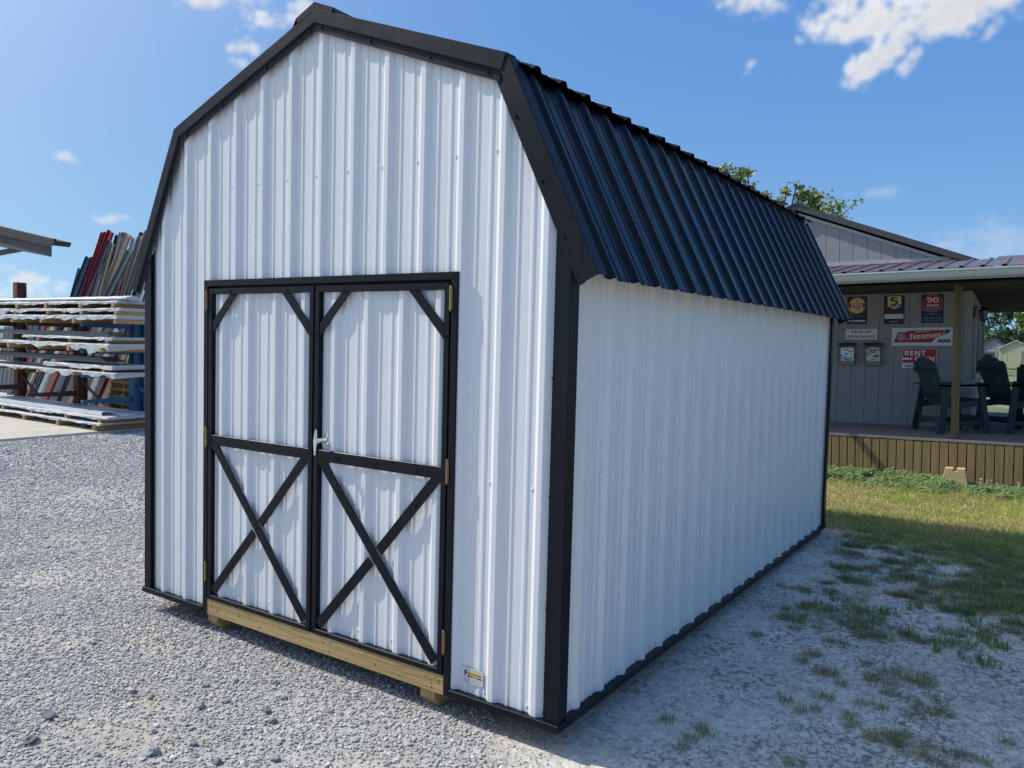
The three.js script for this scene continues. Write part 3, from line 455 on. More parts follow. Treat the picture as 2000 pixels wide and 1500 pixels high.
{
  const r = mulberry(99), lists = [[], [], []], straw = [0.56, 0.46, 0.2], green = [0.26, 0.35, 0.06], lime = [0.54, 0.55, 0.09], deep = [0.06, 0.13, 0.028];
  const mix = (a, b, t) => a.map((v, i) => lerp(v, b[i], t)), vary = (c) => { const k = 0.75 + 0.5 * r(); return c.map((v) => v * k); };
  for (let i = 0; i < 46000; i++) {
    const x = -2.6 + 10.5 * r(), z = -9.1 + 8.1 * r(), L = lawn(x, z);
    if (x < 1.6 && z > REAR - 0.05) continue; if (r() > L * (z < -5 ? 1 : 0.62)) continue;
    const n = fbm(x * 1.6 + 50, z * 1.6, 4), dry = ss(0.35, 0.62, n + 0.10 * r()) * (1 - 0.85 * ss(-7.0, -8.3, z)) * (1 - 0.7 * ss(2.7, 3.3, x) * ss(-5, -4, z));
    let c = mix(mix(green, lime, ss(-5.2, -6.3, z) * r() * (1 - ss(-7.5, -8.5, z))), straw, clamp(dry * (0.4 + 0.8 * r()))); if (r() < 0.12) c = straw; if (z > -5 && x > 2.6) c = mix(c, deep, 0.6 * r());
    lists[i % 3].push([x, G(x, z), z, 0.8 + 0.5 * r(), (0.7 + 0.6 * r()) * (z > -5 ? 0.75 : 1), vary(c)]);
  }
  [11, 12, 13].forEach((s, k) => scatter('grass', bladeClump(s, 11, 0.055, 0.062, 0.0048, 0.9), lists[k], 'short uneven lawn grass growing behind and beside the shed', 'grass'));
  // scattered tufts on the bare ground
  const tufts = [[1.81,-2.47,'s'],[1.82,-2.29,'s'],[1.95,-2.16,'s'],[1.93,-2.30,'s'],[2.05,-2.24,'s'],[2.16,-2.07,'s'],[2.23,-2.08,'s'],[2.11,-1.81,'s'],[2.09,-1.70,'s'],[2.16,-1.83,'s'],[2.26,-1.64,'L'],[2.34,-1.51,'s'],[2.15,-1.15,'s'],[2.29,-1.15,'s'],[2.25,-1.07,'s'],[2.29,-1.31,'s'],[2.34,-1.30,'s'],[2.46,-1.16,'s'],[2.49,-1.07,'s'],[2.42,-1.87,'s'],[2.46,-1.72,'s'],[2.52,-1.66,'L'],[2.61,-1.83,'X'],[2.68,-1.78,'L'],[2.56,-1.54,'s'],[2.48,-1.35,'s'],[2.56,-1.35,'s'],[2.65,-1.55,'s'],[2.70,-1.35,'s'],[2.76,-1.48,'L'],[2.77,-1.61,'s'],[2.65,-1.05,'L'],[2.58,-1.00,'s'],[2.71,-1.11,'s'],[2.74,-0.99,'L'],[2.78,-1.08,'s'],[2.91,-1.06,'s'],[2.95,-1.08,'s'],[3.01,-1.08,'s'],[2.85,-0.95,'s'],[2.90,-0.92,'s'],[3.10,-1.33,'s'],[1.90,-0.49,'s'],[1.90,-0.41,'s'],[1.96,-0.59,'s'],[1.91,-0.62,'s'],[1.77,-0.60,'s'],[2.34,-0.56,'s'],[1.78,-1.91,'s'],[2.04,-2.86,'G'],[2.32,-2.68,'H'],[2.38,-2.82,'G'],[2.37,-3.24,'L'],[2.14,-3.35,'L'],[2.30,-2.30,'L'],[2.39,-2.29,'L'],[2.73,-2.31,'G'],[2.66,-2.49,'G'],[2.55,-2.49,'G'],[2.97,-2.61,'G'],[2.87,-2.31,'G'],[2.95,-2.26,'G'],[3.03,-2.58,'G'],[2.82,-2.93,'G'],[2.53,-2.99,'G'],[2.60,-3.31,'G'],[2.40,-3.69,'L'],[2.02,-3.38,'L'],[1.87,-3.20,'L'],[1.64,-2.94,'s'],[1.77,-2.93,'L'],[3.04,-3.60,'H'],[2.97,-3.89,'H'],[2.88,-4.34,'L'],[3.04,-4.46,'H']];
  const A = [], B = [];
  for (const [x, z, k] of tufts) { const n = { s: 4, L: 13, X: 22, G: 4, H: 14 }[k], sp = { s: 0.022, L: 0.062, X: 0.10, G: 0.06, H: 0.10 }[k]; for (let i = 0; i < n; i++) { const a = r() * 6.28, d = Math.sqrt(r()) * sp, X = x + Math.cos(a) * d * 1.4, Z = z + Math.sin(a) * d; (k === 'G' || k === 'H' ? B : A).push([X, G(X, Z), Z, 0.55 + 0.4 * r(), 0.8 + 0.5 * r(), vary(k === 'G' || k === 'H' ? mix(deep, green, 0.3 + 0.6 * r()) : mix([0.27, 0.215, 0.10], green, 0.5 * r()))]); } }
  for (let k = 0; k < 240; k++) { const x = 1.75 + 2.3 * r(), z = -2.2 - 2.9 * r(); if (r() > 0.25 + 0.75 * ss(-2.2, -3.6, z)) continue; const gr = r() < 0.45, sp = 0.03 + 0.075 * r(), n = Math.round(6 + 18 * r() * r() + sp * 60); for (let i = 0; i < n; i++) { const a = r() * 6.28, d = Math.sqrt(r()) * sp, X = x + Math.cos(a) * d * 1.5, Z = z + Math.sin(a) * d; if (X < 1.62) continue; A.push([X, G(X, Z), Z, 0.5 + 0.5 * r(), 0.8 + 0.6 * r(), vary(gr ? mix(deep, green, r()) : mix([0.27, 0.215, 0.10], green, 0.4 * r()))]); } }
  for (let i = 0; i < 260; i++) { const x = 1.7 + 2.6 * r(), z = -0.2 - 4.4 * r(); A.push([x, G(x, z), z, 0.25 + 0.25 * r(), 0.6, vary([0.26, 0.21, 0.10])]); }
  scatter('grass_tuft', bladeClump(21, 22, 0.034, 0.048, 0.0022, 1.3), A, 'small dry grass tufts dotting the pale bare ground beside the shed', 'grass');
  scatter('grass_tuft', bladeClump(22, 8, 0.035, 0.10, 0.0065, 1.0), B, 'broad bladed green tufts sprouting from the cracked pale ground', 'grass');
  // dead stalks and bits lying on the dust
  const C = []; for (let i = 0; i < 5200; i++) { const x = 1.3 + 3.2 * r(), z = 0.2 - 4.9 * r(); if (dirtAmt(x, z) < 0.5 || r() > ss(0.36, 0.62, fbm(x * 3.7 + 11, z * 3.7, 3))) continue; C.push([x, G(x, z) + 0.001, z, 0.2 + 0.55 * r() * r(), 1, vary(r() < 0.5 ? [0.10, 0.085, 0.06] : [0.2, 0.19, 0.18])]); }
  const bit = merge([box(0.02, 0.003, 0.0022), box(0.012, 0.003, 0.002, 0.004, 0.001, 0.004).rotateY(0.7), stoneGeo(77).scale(0.004, 0.003, 0.004).translate(-0.01, 0.001, 0.006)]);
  scatter('ground_litter', bit, C, 'bits of dead stalk and chippings strewn over the pale dust', 'litter', new THREE.MeshStandardMaterial({ roughness: 0.95, color: lin(1, 1, 1) }));
  // clover along the porch skirt
  const lf = []; { const q = mulberry(5); for (let i = 0; i < 9; i++) { const a = q() * 6.28, d = 0.05 * Math.sqrt(q()), h = 0.05 + 0.07 * q(), x = Math.cos(a) * d, z = Math.sin(a) * d; for (let k = 0; k < 3; k++) { const t = k * 2.094 + a; lf.push(new THREE.CircleGeometry(0.0095, 5).rotateX(-1.2).rotateY(t).translate(x + Math.sin(t) * 0.010, h, z + Math.cos(t) * 0.010)); } lf.push(box(0.0016, h, 0.0016, x, h / 2, z)); } }
  const cl = [], fl = [];
  for (let i = 0; i < 4200; i++) { const x = -0.9 + 7.5 * r(), z = -9.0 + 1.5 * r() * r() + (x > 2.4 ? 0.05 : 0); if (x > 2.2 && r() < 0.55) continue; const dens = ss(-7.0, -8.6, z + 1.2 * (fbm(x * 1.4, z * 1.4 + 3, 3) - 0.5)); if (r() > dens) continue; const tall = (0.45 + 0.75 * fbm(x * 1.2 + 9, z * 1.2, 2) * ss(-7.2, -8.8, z)) * (x > 2.2 ? 0.65 : 1); cl.push([x, G(x, z), z, 0.9 + 0.4 * r(), tall, vary(mix([0.12, 0.25, 0.045], [0.28, 0.4, 0.07], r()))]); if (r() < 0.10) fl.push([x, G(x, z), z, 0.6 + 0.5 * r(), 0.7 + 0.6 * r(), [0.66, 0.62, 0.5]]); }
  for (let i = 0; i < 150; i++) { const x = 0.3 + 6 * r(), z = -7.6 + 1.2 * r(); fl.push([x, G(x, z), z, 0.6 + 0.4 * r(), 0.6, [0.7, 0.66, 0.5]]); }
  scatter('clover', merge(lf), cl, 'leafy green clover growing along the foot of the porch skirt', 'clover');
  scatter('clover_flower', merge([new THREE.IcosahedronGeometry(0.0115, 1).scale(1, 0.85, 1).translate(0, 0.125, 0), box(0.0018, 0.12, 0.0018, 0, 0.06, 0)]), fl, 'small white clover blossoms among the green along the porch', 'flowers');
}
// ---------------------------------------------------------------- the office with its porch
const OF = new THREE.Matrix4().makeRotationFromEuler(new THREE.Euler(0.015, 0.012, 0.025, 'YXZ')).setPosition(2.42, 0.033, -8.956); // the site is not quite level
const OQ = new THREE.Quaternion().setFromRotationMatrix(OF);
function place(o, x, y, z, turn = 0) { o.position.copy(new THREE.Vector3(x, y, z).applyMatrix4(OF)); o.quaternion.copy(OQ).multiply(new THREE.Quaternion().setFromAxisAngle(new THREE.Vector3(0, 1, 0), turn)); return o; }
const sidingTex = tex(512, 1024, (u, v, o) => { const k = 0.92 + 0.12 * tfbm(u, v, 20, 6, 4); o[0] = 0.30 * k; o[1] = 0.30 * k; o[2] = 0.295 * k; }, true, [1 / 1.2, 1 / 1.2]);
const sidingBump = tex(512, 1024, (u, v, o) => { const w = tfbm(u, v, 5, 3, 2), f = Math.abs(2 * ((tfbm(u, v, 30, 4, 2) + 0.5 * w) * 6 % 1) - 1); o[0] = o[1] = o[2] = clamp(0.6 * tfbm(u, v, 90, 28, 2) + 0.4 * f * ss(0.45, 0.6, w)); }, false, [1 / 1.2, 1 / 1.2]);
const officeSiding = new THREE.MeshStandardMaterial({ map: sidingTex, bumpMap: sidingBump, bumpScale: 0.0025, roughness: 0.75, side: THREE.DoubleSide });
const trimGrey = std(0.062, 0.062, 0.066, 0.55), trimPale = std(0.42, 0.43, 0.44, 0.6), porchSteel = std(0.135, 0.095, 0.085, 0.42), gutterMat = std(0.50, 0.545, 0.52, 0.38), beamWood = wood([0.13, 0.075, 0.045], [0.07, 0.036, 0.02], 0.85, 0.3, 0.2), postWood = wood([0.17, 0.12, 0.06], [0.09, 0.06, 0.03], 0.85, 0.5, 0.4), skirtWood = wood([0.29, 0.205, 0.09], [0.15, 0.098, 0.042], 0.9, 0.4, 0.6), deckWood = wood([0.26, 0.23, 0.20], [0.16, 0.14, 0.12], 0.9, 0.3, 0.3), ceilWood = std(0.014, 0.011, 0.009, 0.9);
const office = place(thing('porch_office', 'small grey board sided office with gabled roof and a roofed wooden porch', 'building'), 0, 0, 0);
{
  const T = -1.63, WL = -5.13, WR = -0.17, PK = -2.65, peakY = 3.955, sl = 0.404, gy = (s) => peakY - Math.abs(s - PK) * sl, FL = 0.593, BACK = -4.84;
  // front wall: grooved boards up into the gable
  for (let s = WR; s > WL + 0.05; s -= 0.203) {
    const a = Math.max(s - 0.203 + 0.007, WL), b = s;
    const g = plate(a < PK && b > PK ? [[a, FL - 0.02], [b, FL - 0.02], [b, gy(b)], [PK, gy(PK)], [a, gy(a)]] : [[a, FL - 0.02], [b, FL - 0.02], [b, gy(b)], [a, gy(a)]], T - 0.012, T, 0.002);
    part(office, 'wall_board', uvm(g, 'y', s * 3.1).rotateX(0), officeSiding);
  }
  part(office, 'wall', merge([plate([[WL, 0], [WR, 0], [WR, gy(WR)], [PK, gy(PK)], [WL, gy(WL)]], T - 0.13, T - 0.009, 0), span(WL, WL + 0.1, 0, gy(WL), BACK, T - 0.13), plate([[WL, 0], [WR, 0], [WR, gy(WR)], [PK, gy(PK)], [WL, gy(WL)]], BACK - 0.1, BACK, 0), span(WR - 0.1, WR, 0, gy(WR), BACK, T - 0.131)]), officeSiding);
  for (let t = T - 0.14; t > BACK; t -= 0.203) part(office, 'wall_board', uvm(span(WR, WR + 0.011, FL - 0.02, gy(WR) - 0.25, Math.max(t - 0.196, BACK), t), 'y', t), officeSiding);
  part(office, 'corner_board', uvm(merge([cspan(WR - 0.085, WR + 0.022, FL, 2.72, T + 0.001, T + 0.02, 0.003), cspan(WR + 0.012, WR + 0.0225, FL, 2.72, T - 0.1, T, 0.003)]), 'y'), officeSiding);
  // gable roof, rake boards and pale trim
  for (const sx of [1, -1]) {
    const end = sx > 0 ? WR + 0.28 : WL - 0.28, roofY = (s) => gy(s) + 0.075;
    const g = plate(sx > 0 ? [[PK, roofY(PK)], [end, roofY(end)], [end, roofY(end) + 0.05], [PK, roofY(PK) + 0.05]] : [[end, roofY(end)], [PK, roofY(PK)], [PK, roofY(PK) + 0.05], [end, roofY(end) + 0.05]], BACK - 0.25, T + 0.075, 0);
    part(office, 'roof', uvm(g, 'z'), trimGrey);
    const rk = (o0, o1, z0, z1, m, n) => part(office, n, uvm(plate(sx > 0 ? [[PK, gy(PK) + o0], [end, gy(end) + o0], [end, gy(end) + o1], [PK, gy(PK) + o1]] : [[end, gy(end) + o0], [PK, gy(PK) + o0], [PK, gy(PK) + o1], [end, gy(end) + o1]], z0, z1, 0.002), 'x'), m);
    rk(0.035, 0.128, T + 0.075, T + 0.1, trimGrey, 'rake_board'); rk(-0.05, 0.0, T + 0.001, T + 0.018, trimPale, 'rake_trim'); rk(0.03, 0.045, T + 0.019, T + 0.074, trimGrey, 'soffit');
  }
  part(office, 'ridge_cap', uvm(merge([1, -1].map((sx) => plate(sx > 0 ? [[PK, peakY + 0.128], [PK + 0.16, peakY + 0.128 - 0.16 * sl], [PK + 0.16, peakY + 0.148 - 0.16 * sl], [PK, peakY + 0.148]] : [[PK - 0.16, peakY + 0.128 - 0.16 * sl], [PK, peakY + 0.128], [PK, peakY + 0.148], [PK - 0.16, peakY + 0.148 - 0.16 * sl]], BACK - 0.26, T + 0.115, 0))), 'z'), trimGrey);
  // porch roof: ribbed brown steel
  const EV = 0.44, pl = EV - T, pitch = (3.05 - 2.782) / pl, RE = 3.4;
  const pr = (u, v, h) => { const c = Math.cos(Math.atan(pitch)); return [u, 2.782 + pitch * v + h * c, EV - v - h * 0.13]; };
  for (let s = WL; s < RE - 0.01; s += 0.91) part(office, 'porch_roof_panel', ribSheet(s, Math.min(s + 0.91, RE), 0.065, () => 0, () => pl, pr, { step: 0.7, high: 0.024 }), porchSteel);
  part(office, 'wall_flashing', uvm(span(WL, WR - 0.27, 3.062, 3.118, T + 0.002, T + 0.014), 'x'), trimPale);
  // the porch wraps round the right side under a second slope
  const rs = (x0, y0, z0, x1, y1, z1) => { const g = beam([0, y0, z0], [0, y1, z1], x1 - x0, 0.05, 0.003).translate((x0 + x1) / 2, 0, 0); return g; };
  part(office, 'side_porch_roof', uvm(merge([rs(WR + 0.3, 3.03, T + 0.02, RE, 3.12, -2.3), rs(WR + 0.3, 3.12, -2.3, RE, 2.46, BACK - 0.05)]), 'x'), porchSteel);
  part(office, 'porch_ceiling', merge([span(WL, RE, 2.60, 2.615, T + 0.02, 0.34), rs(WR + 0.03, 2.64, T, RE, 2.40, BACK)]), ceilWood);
  const gp = [[0, 0], [0.055, 0], [0.075, 0.03], [0.085, 0.075], [0.1, 0.085], [0.1, 0.105], [0.088, 0.105], [0.088, 0.095], [0.006, 0.095], [0.006, 0.105], [0, 0.105]];
  const gs = new THREE.Shape(gp.map((p) => new THREE.Vector2(-p[0], p[1])));
  part(office, 'gutter', uvm(new THREE.ExtrudeGeometry(gs, { depth: RE - WL, bevelEnabled: false }).rotateY(Math.PI / 2).translate(WL, 2.665, EV - 0.015), 'x'), gutterMat);
  part(office, 'fascia', uvm(cspan(WL, RE, 2.64, 2.755, EV - 0.045, EV - 0.018, 0.003), 'x'), trimPale);
  part(office, 'porch_beam', uvm(cspan(WL, RE, 2.60, 2.69, -0.14, -0.05, 0.004).translate(0, 0, 0), 'x'), beamWood);
  for (const s of [-4.9, -2.55, -0.225, 2.2]) part(office, 'porch_post', uvm(cspan(s - 0.045, s + 0.045, FL + 0.001, 2.6, -0.14, -0.05, 0.005), 'y', s), postWood);
  // deck
  for (let t = -0.004; t > T; t -= 0.1435) part(office, 'deck_board', uvm(cspan(WL, RE, FL - 0.036, FL, Math.max(t - 0.138, T), t + (t > -0.01 ? 0.028 : 0), 0.004), 'x', t * 3), deckWood);
  for (let t = T - 0.004; t > BACK; t -= 0.1435) part(office, 'deck_board', uvm(cspan(WR + 0.03, RE, FL - 0.036, FL, t - 0.138, t, 0.004), 'x', t * 3), deckWood);
  part(office, 'deck_rim', uvm(cspan(WL, RE, 0.40, FL - 0.038, -0.045, -0.004, 0.003), 'x'), beamWood);
  let k = 0; for (let s = WL + 0.05; s < RE; s += 0.1032) part(office, 'skirt_board', uvm(cspan(s - 0.0455, s + 0.0455, -0.12, FL - 0.042 - 0.006 * hash(k, 4), -0.003 + 0.004 * hash(k, 8), 0.019 + 0.003 * hash(k, 9), 0.003), 'y', 1.7 * k++), skirtWood);
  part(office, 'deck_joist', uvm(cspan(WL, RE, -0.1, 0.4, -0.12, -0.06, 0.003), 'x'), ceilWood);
  // windows in the right-hand wall
  for (const [t0, t1] of [[-2.95, -2.05], [-4.3, -3.45]]) {
    const w = part(office, 'window', uvm(merge([cspan(WR + 0.0115, WR + 0.05, 1.32, 2.42, t0, t0 + 0.07, 0.004), cspan(WR + 0.0115, WR + 0.05, 1.32, 2.42, t1 - 0.07, t1, 0.004), cspan(WR + 0.0115, WR + 0.05, 2.35, 2.42, t0 + 0.071, t1 - 0.071, 0.004), cspan(WR + 0.0115, WR + 0.06, 1.30, 1.37, t0 - 0.02, t1 + 0.02, 0.004), cspan(WR + 0.0115, WR + 0.03, 1.37, 2.35, (t0 + t1) / 2 - 0.015, (t0 + t1) / 2 + 0.015, 0.003)]), 'y'), trimPale);
    part(w, 'pane', span(WR + 0.013, WR + 0.017, 1.37, 2.35, t0 + 0.06, t1 - 0.06), std(0.02, 0.022, 0.025, 0.08));
  }
}
// steps with rails at the left end of the porch, behind the shed
{
  const st = place(thing('porch_steps', 'treated wood steps with handrails leading up to the porch, behind the shed', 'steps'), -2.75, 0, 0.02);
  for (let k = 0; k < 3; k++) part(st, 'tread', uvm(cspan(-0.55, 0.55, 0.42 - k * 0.17, 0.46 - k * 0.17, 0.02 + k * 0.27, 0.30 + k * 0.27, 0.004), 'x', k), skirtWood);
  for (const x of [-0.57, 0.57]) { part(st, 'stringer', uvm(plate([[0, -0.1], [0.95, -0.1], [0.95, 0.02], [0, 0.46]], -0.02, 0.02, 0.002).rotateY(-Math.PI / 2).translate(x, 0, 0), 'z'), skirtWood); part(st, 'rail_post', uvm(cspan(x - 0.045, x + 0.045, -0.05, 1.05, 0.86, 0.95, 0.004), 'y'), postWood); part(st, 'handrail', uvm(beam([x, 1.45, -0.02], [x, 1.0, 0.98], 0.09, 0.038), 'z'), postWood); }
}
// ---------------------------------------------------------------- signs on the porch wall
function sign(name, label, w, h, x, y, draw, px = 640, thick = 0.006) {
  const c = document.createElement('canvas'); c.width = px; c.height = Math.round(px * h / w); const g = c.getContext('2d'); g.textAlign = 'center'; g.textBaseline = 'middle'; draw(g, c.width, c.height);
  const t = new THREE.CanvasTexture(c); t.colorSpace = THREE.SRGBColorSpace; t.magFilter = THREE.LinearFilter; const e = std(0.4, 0.4, 0.4, 0.5);
  const m = new THREE.Mesh(new THREE.BoxGeometry(w, h, thick), [e, e, e, e, new THREE.MeshStandardMaterial({ map: t, roughness: 0.45 }), e]);
  place(m, x, y, -1.63 + thick / 2 + 0.003); return tag(m, name, label, 'sign');
}
const NAVY = '#16254f', RED = '#a81c2c', CREAM = '#e3cf8d';
const fit = (g, s, x, y, w, size, f = 'bold', fam = 'sans-serif') => { g.font = f + ' ' + size + 'px ' + fam; const m = g.measureText(s).width; g.save(); g.translate(x, y); g.scale(w / m, 1); g.fillText(s, 0, 0); g.restore(); };
const star = (g, x, y, r) => { g.beginPath(); for (let k = 0; k < 10; k++) { const a = -Math.PI / 2 + k * Math.PI / 5, q = k % 2 ? r * 0.42 : r; g.lineTo(x + Math.cos(a) * q, y + Math.sin(a) * q); } g.fill(); };
sign('poster', 'navy poster with a round cream FREE badge and red band', 0.288, 0.43, -1.718, 2.355, (g, W, H) => {
  g.fillStyle = NAVY; g.fillRect(0, 0, W, H); const cx = W / 2, cy = H * 0.325, R = W * 0.45;
  for (const [r, c] of [[R, '#b98a4a'], [R * 0.95, RED], [R * 0.89, CREAM]]) { g.fillStyle = c; g.beginPath(); g.arc(cx, cy, r, 0, 7); g.fill(); }
  g.fillStyle = '#1c2038'; star(g, cx, cy - R * 0.55, R * 0.16); star(g, cx - R * 0.36, cy - R * 0.46, R * 0.1); star(g, cx + R * 0.36, cy - R * 0.46, R * 0.1);
  g.fillStyle = RED; g.fillRect(cx - R * 0.94, cy - R * 0.26, R * 1.88, R * 0.5); g.fillStyle = '#f0ead8'; fit(g, 'FREE', cx, cy, R * 1.3, R * 0.5);
  g.fillStyle = '#6b5a2a'; fit(g, 'DELIVERY', cx, cy + R * 0.4, R * 0.9, R * 0.18); fit(g, '& SETUP', cx, cy + R * 0.6, R * 0.75, R * 0.16);
  g.fillStyle = '#8a3346'; fit(g, 'FREE DELIVERY', cx, H * 0.7, W * 0.8, H * 0.045); g.fillStyle = '#dfe0dc'; g.fillRect(W * 0.08, H * 0.855, W * 0.84, H * 0.045); g.fillStyle = '#7f8aa6'; g.fillRect(W * 0.2, H * 0.955, W * 0.5, H * 0.014);
});
sign('poster', 'navy poster with a large 5 on a cream shield', 0.286, 0.433, -1.191, 2.352, (g, W, H) => {
  g.fillStyle = NAVY; g.fillRect(0, 0, W, H); g.fillStyle = CREAM; g.beginPath(); g.moveTo(W * 0.18, H * 0.03); g.lineTo(W * 0.84, H * 0.03); g.lineTo(W * 0.84, H * 0.38); g.lineTo(W * 0.5, H * 0.48); g.lineTo(W * 0.18, H * 0.38); g.fill();
  g.fillStyle = NAVY; fit(g, '5', W * 0.5, H * 0.2, W * 0.46, H * 0.36); g.fillStyle = RED; g.beginPath(); g.moveTo(W * 0.14, H * 0.37); g.lineTo(W * 0.86, H * 0.30); g.lineTo(W * 0.86, H * 0.36); g.lineTo(W * 0.14, H * 0.43); g.fill(); g.save(); g.translate(W * 0.5, H * 0.366); g.rotate(-0.13); g.fillStyle = '#d8c7a8'; fit(g, 'YEAR WARRANTY', 0, 0, W * 0.55, H * 0.035); g.restore();
  g.fillStyle = '#8a3346'; fit(g, 'WORKMANSHIP WARRANTY', W / 2, H * 0.615, W * 0.86, H * 0.04); g.fillStyle = '#dcd9cc'; g.fillRect(W * 0.04, H * 0.65, W * 0.92, H * 0.16); g.fillStyle = '#9aa48c'; g.fillRect(W * 0.3, H * 0.895, W * 0.4, H * 0.035);
});
sign('poster', 'navy poster with red dome reading 90 DAYS same as cash', 0.296, 0.427, -0.669, 2.356, (g, W, H) => {
  g.fillStyle = NAVY; g.fillRect(0, 0, W, H); const cx = W / 2, cy = H * 0.315, R = W * 0.44; g.fillStyle = '#c9b9b6'; g.beginPath(); g.arc(cx, cy, R, 0, 7); g.fill(); g.fillStyle = RED; g.beginPath(); g.arc(cx, cy, R * 0.965, 0, 7); g.fill();
  g.fillStyle = '#eee3e0'; fit(g, '90', cx, H * 0.2, W * 0.56, H * 0.25); fit(g, 'DAYS', cx, H * 0.385, W * 0.56, H * 0.12); g.fillStyle = NAVY; g.fillRect(W * 0.04, H * 0.465, W * 0.92, H * 0.1); g.strokeStyle = '#a7b1c9'; g.lineWidth = W * 0.008; g.strokeRect(W * 0.045, H * 0.47, W * 0.91, H * 0.09); g.fillStyle = '#c3cade'; fit(g, 'SAME AS CASH', cx, H * 0.516, W * 0.82, H * 0.06);
  g.fillStyle = '#6f7ea6'; g.fillRect(W * 0.25, H * 0.66, W * 0.5, H * 0.012); g.fillRect(W * 0.3, H * 0.69, W * 0.4, H * 0.012); fit(g, '90 DAYS', cx, H * 0.835, W * 0.82, H * 0.1); g.fillRect(W * 0.1, H * 0.91, W * 0.8, H * 0.012); g.fillRect(W * 0.25, H * 0.945, W * 0.5, H * 0.012);
});
sign('plaque', 'small white plaque reading PICK UP BROCHURE', 0.456, 0.162, -1.651, 1.983, (g, W, H) => { g.fillStyle = '#d9d6d8'; g.fillRect(0, 0, W, H); g.fillStyle = '#5e2030'; fit(g, 'PICK UP', W / 2, H * 0.27, W * 0.64, H * 0.34); fit(g, 'BROCHURE', W / 2, H * 0.73, W * 0.9, H * 0.34); }, 768);
sign('banner_sign', 'wide white sign with a red state outline reading Tennessee', 0.816, 0.271, -0.807, 1.94, (g, W, H) => {
  g.fillStyle = '#d7dee0'; g.fillRect(0, 0, W, H); g.fillStyle = '#a52233'; g.beginPath(); for (const [a, b] of [[0.03, 0.82], [0.045, 0.72], [0.08, 0.45], [0.105, 0.25], [0.265, 0.22], [0.27, 0.15], [0.865, 0.14], [0.855, 0.40], [0.8, 0.5], [0.74, 0.58], [0.70, 0.68], [0.665, 0.82]]) g.lineTo(a * W, b * H); g.fill();
  g.fillStyle = '#1d2e63'; g.beginPath(); for (const [a, b] of [[0.875, 0.13], [0.975, 0.13], [0.95, 0.27], [0.9, 0.35], [0.868, 0.39]]) g.lineTo(a * W, b * H); g.fill();
  g.fillStyle = '#e6e4e4'; g.beginPath(); g.arc(W * 0.165, H * 0.52, H * 0.175, 0, 7); g.fill(); g.fillStyle = '#1d3560'; g.beginPath(); g.arc(W * 0.165, H * 0.52, H * 0.15, 0, 7); g.fill(); g.fillStyle = '#e6e4e4'; for (const a of [0.2, 2.3, 4.4]) star(g, W * 0.165 + Math.cos(a) * H * 0.075, H * 0.52 + Math.sin(a) * H * 0.075, H * 0.07);
  g.save(); g.translate(W * 0.55, H * 0.45); g.rotate(-0.085); g.fillStyle = '#eceaea'; fit(g, 'Tennessee', 0, 0, W * 0.53, H * 0.42, 'italic bold', 'serif'); fit(g, 'PROUDLY BUILT', -W * 0.03, -H * 0.24, W * 0.25, H * 0.09); fit(g, 'in', -W * 0.29, H * 0.1, W * 0.035, H * 0.15, 'italic', 'serif'); g.restore();
  g.fillStyle = '#9b7b4f'; g.fillRect(W * 0.765, H * 0.64, W * 0.21, H * 0.1); g.fillStyle = '#3d4348'; g.fillRect(W * 0.765, H * 0.74, W * 0.21, H * 0.07); g.fillStyle = '#333'; g.fillRect(W * 0.02, H * 0.45, W * 0.01, W * 0.01); g.fillRect(W * 0.975, H * 0.49, W * 0.01, W * 0.01);
}, 1024);
sign('plaque', 'red and white sign reading RENT TO OWN behind the porch chair', 0.462, 0.293, -0.833, 1.613, (g, W, H) => {
  g.fillStyle = '#dadbe0'; g.fillRect(0, 0, W, H); g.fillStyle = '#ad2335'; g.fillRect(W * 0.015, H * 0.02, W * 0.97, H * 0.7); g.fillStyle = '#eceaec'; fit(g, 'RENT', W * 0.37, H * 0.23, W * 0.64, H * 0.36); fit(g, 'OWN', W * 0.66, H * 0.53, W * 0.6, H * 0.33); g.fillRect(W * 0.015, H * 0.46, W * 0.28, H * 0.11); g.fillStyle = '#8c2c3a'; fit(g, 'TO', W * 0.245, H * 0.517, W * 0.07, H * 0.09);
  g.fillStyle = '#24325c'; g.beginPath(); g.moveTo(W * 0.08, H * 0.86); g.lineTo(W * 0.12, H * 0.86); g.lineTo(W * 0.1, H * 0.93); g.fill(); g.fillRect(W * 0.14, H * 0.89, W * 0.6, H * 0.05); fit(g, 'ASK US HOW', W * 0.35, H * 0.83, W * 0.4, H * 0.07);
}, 768);
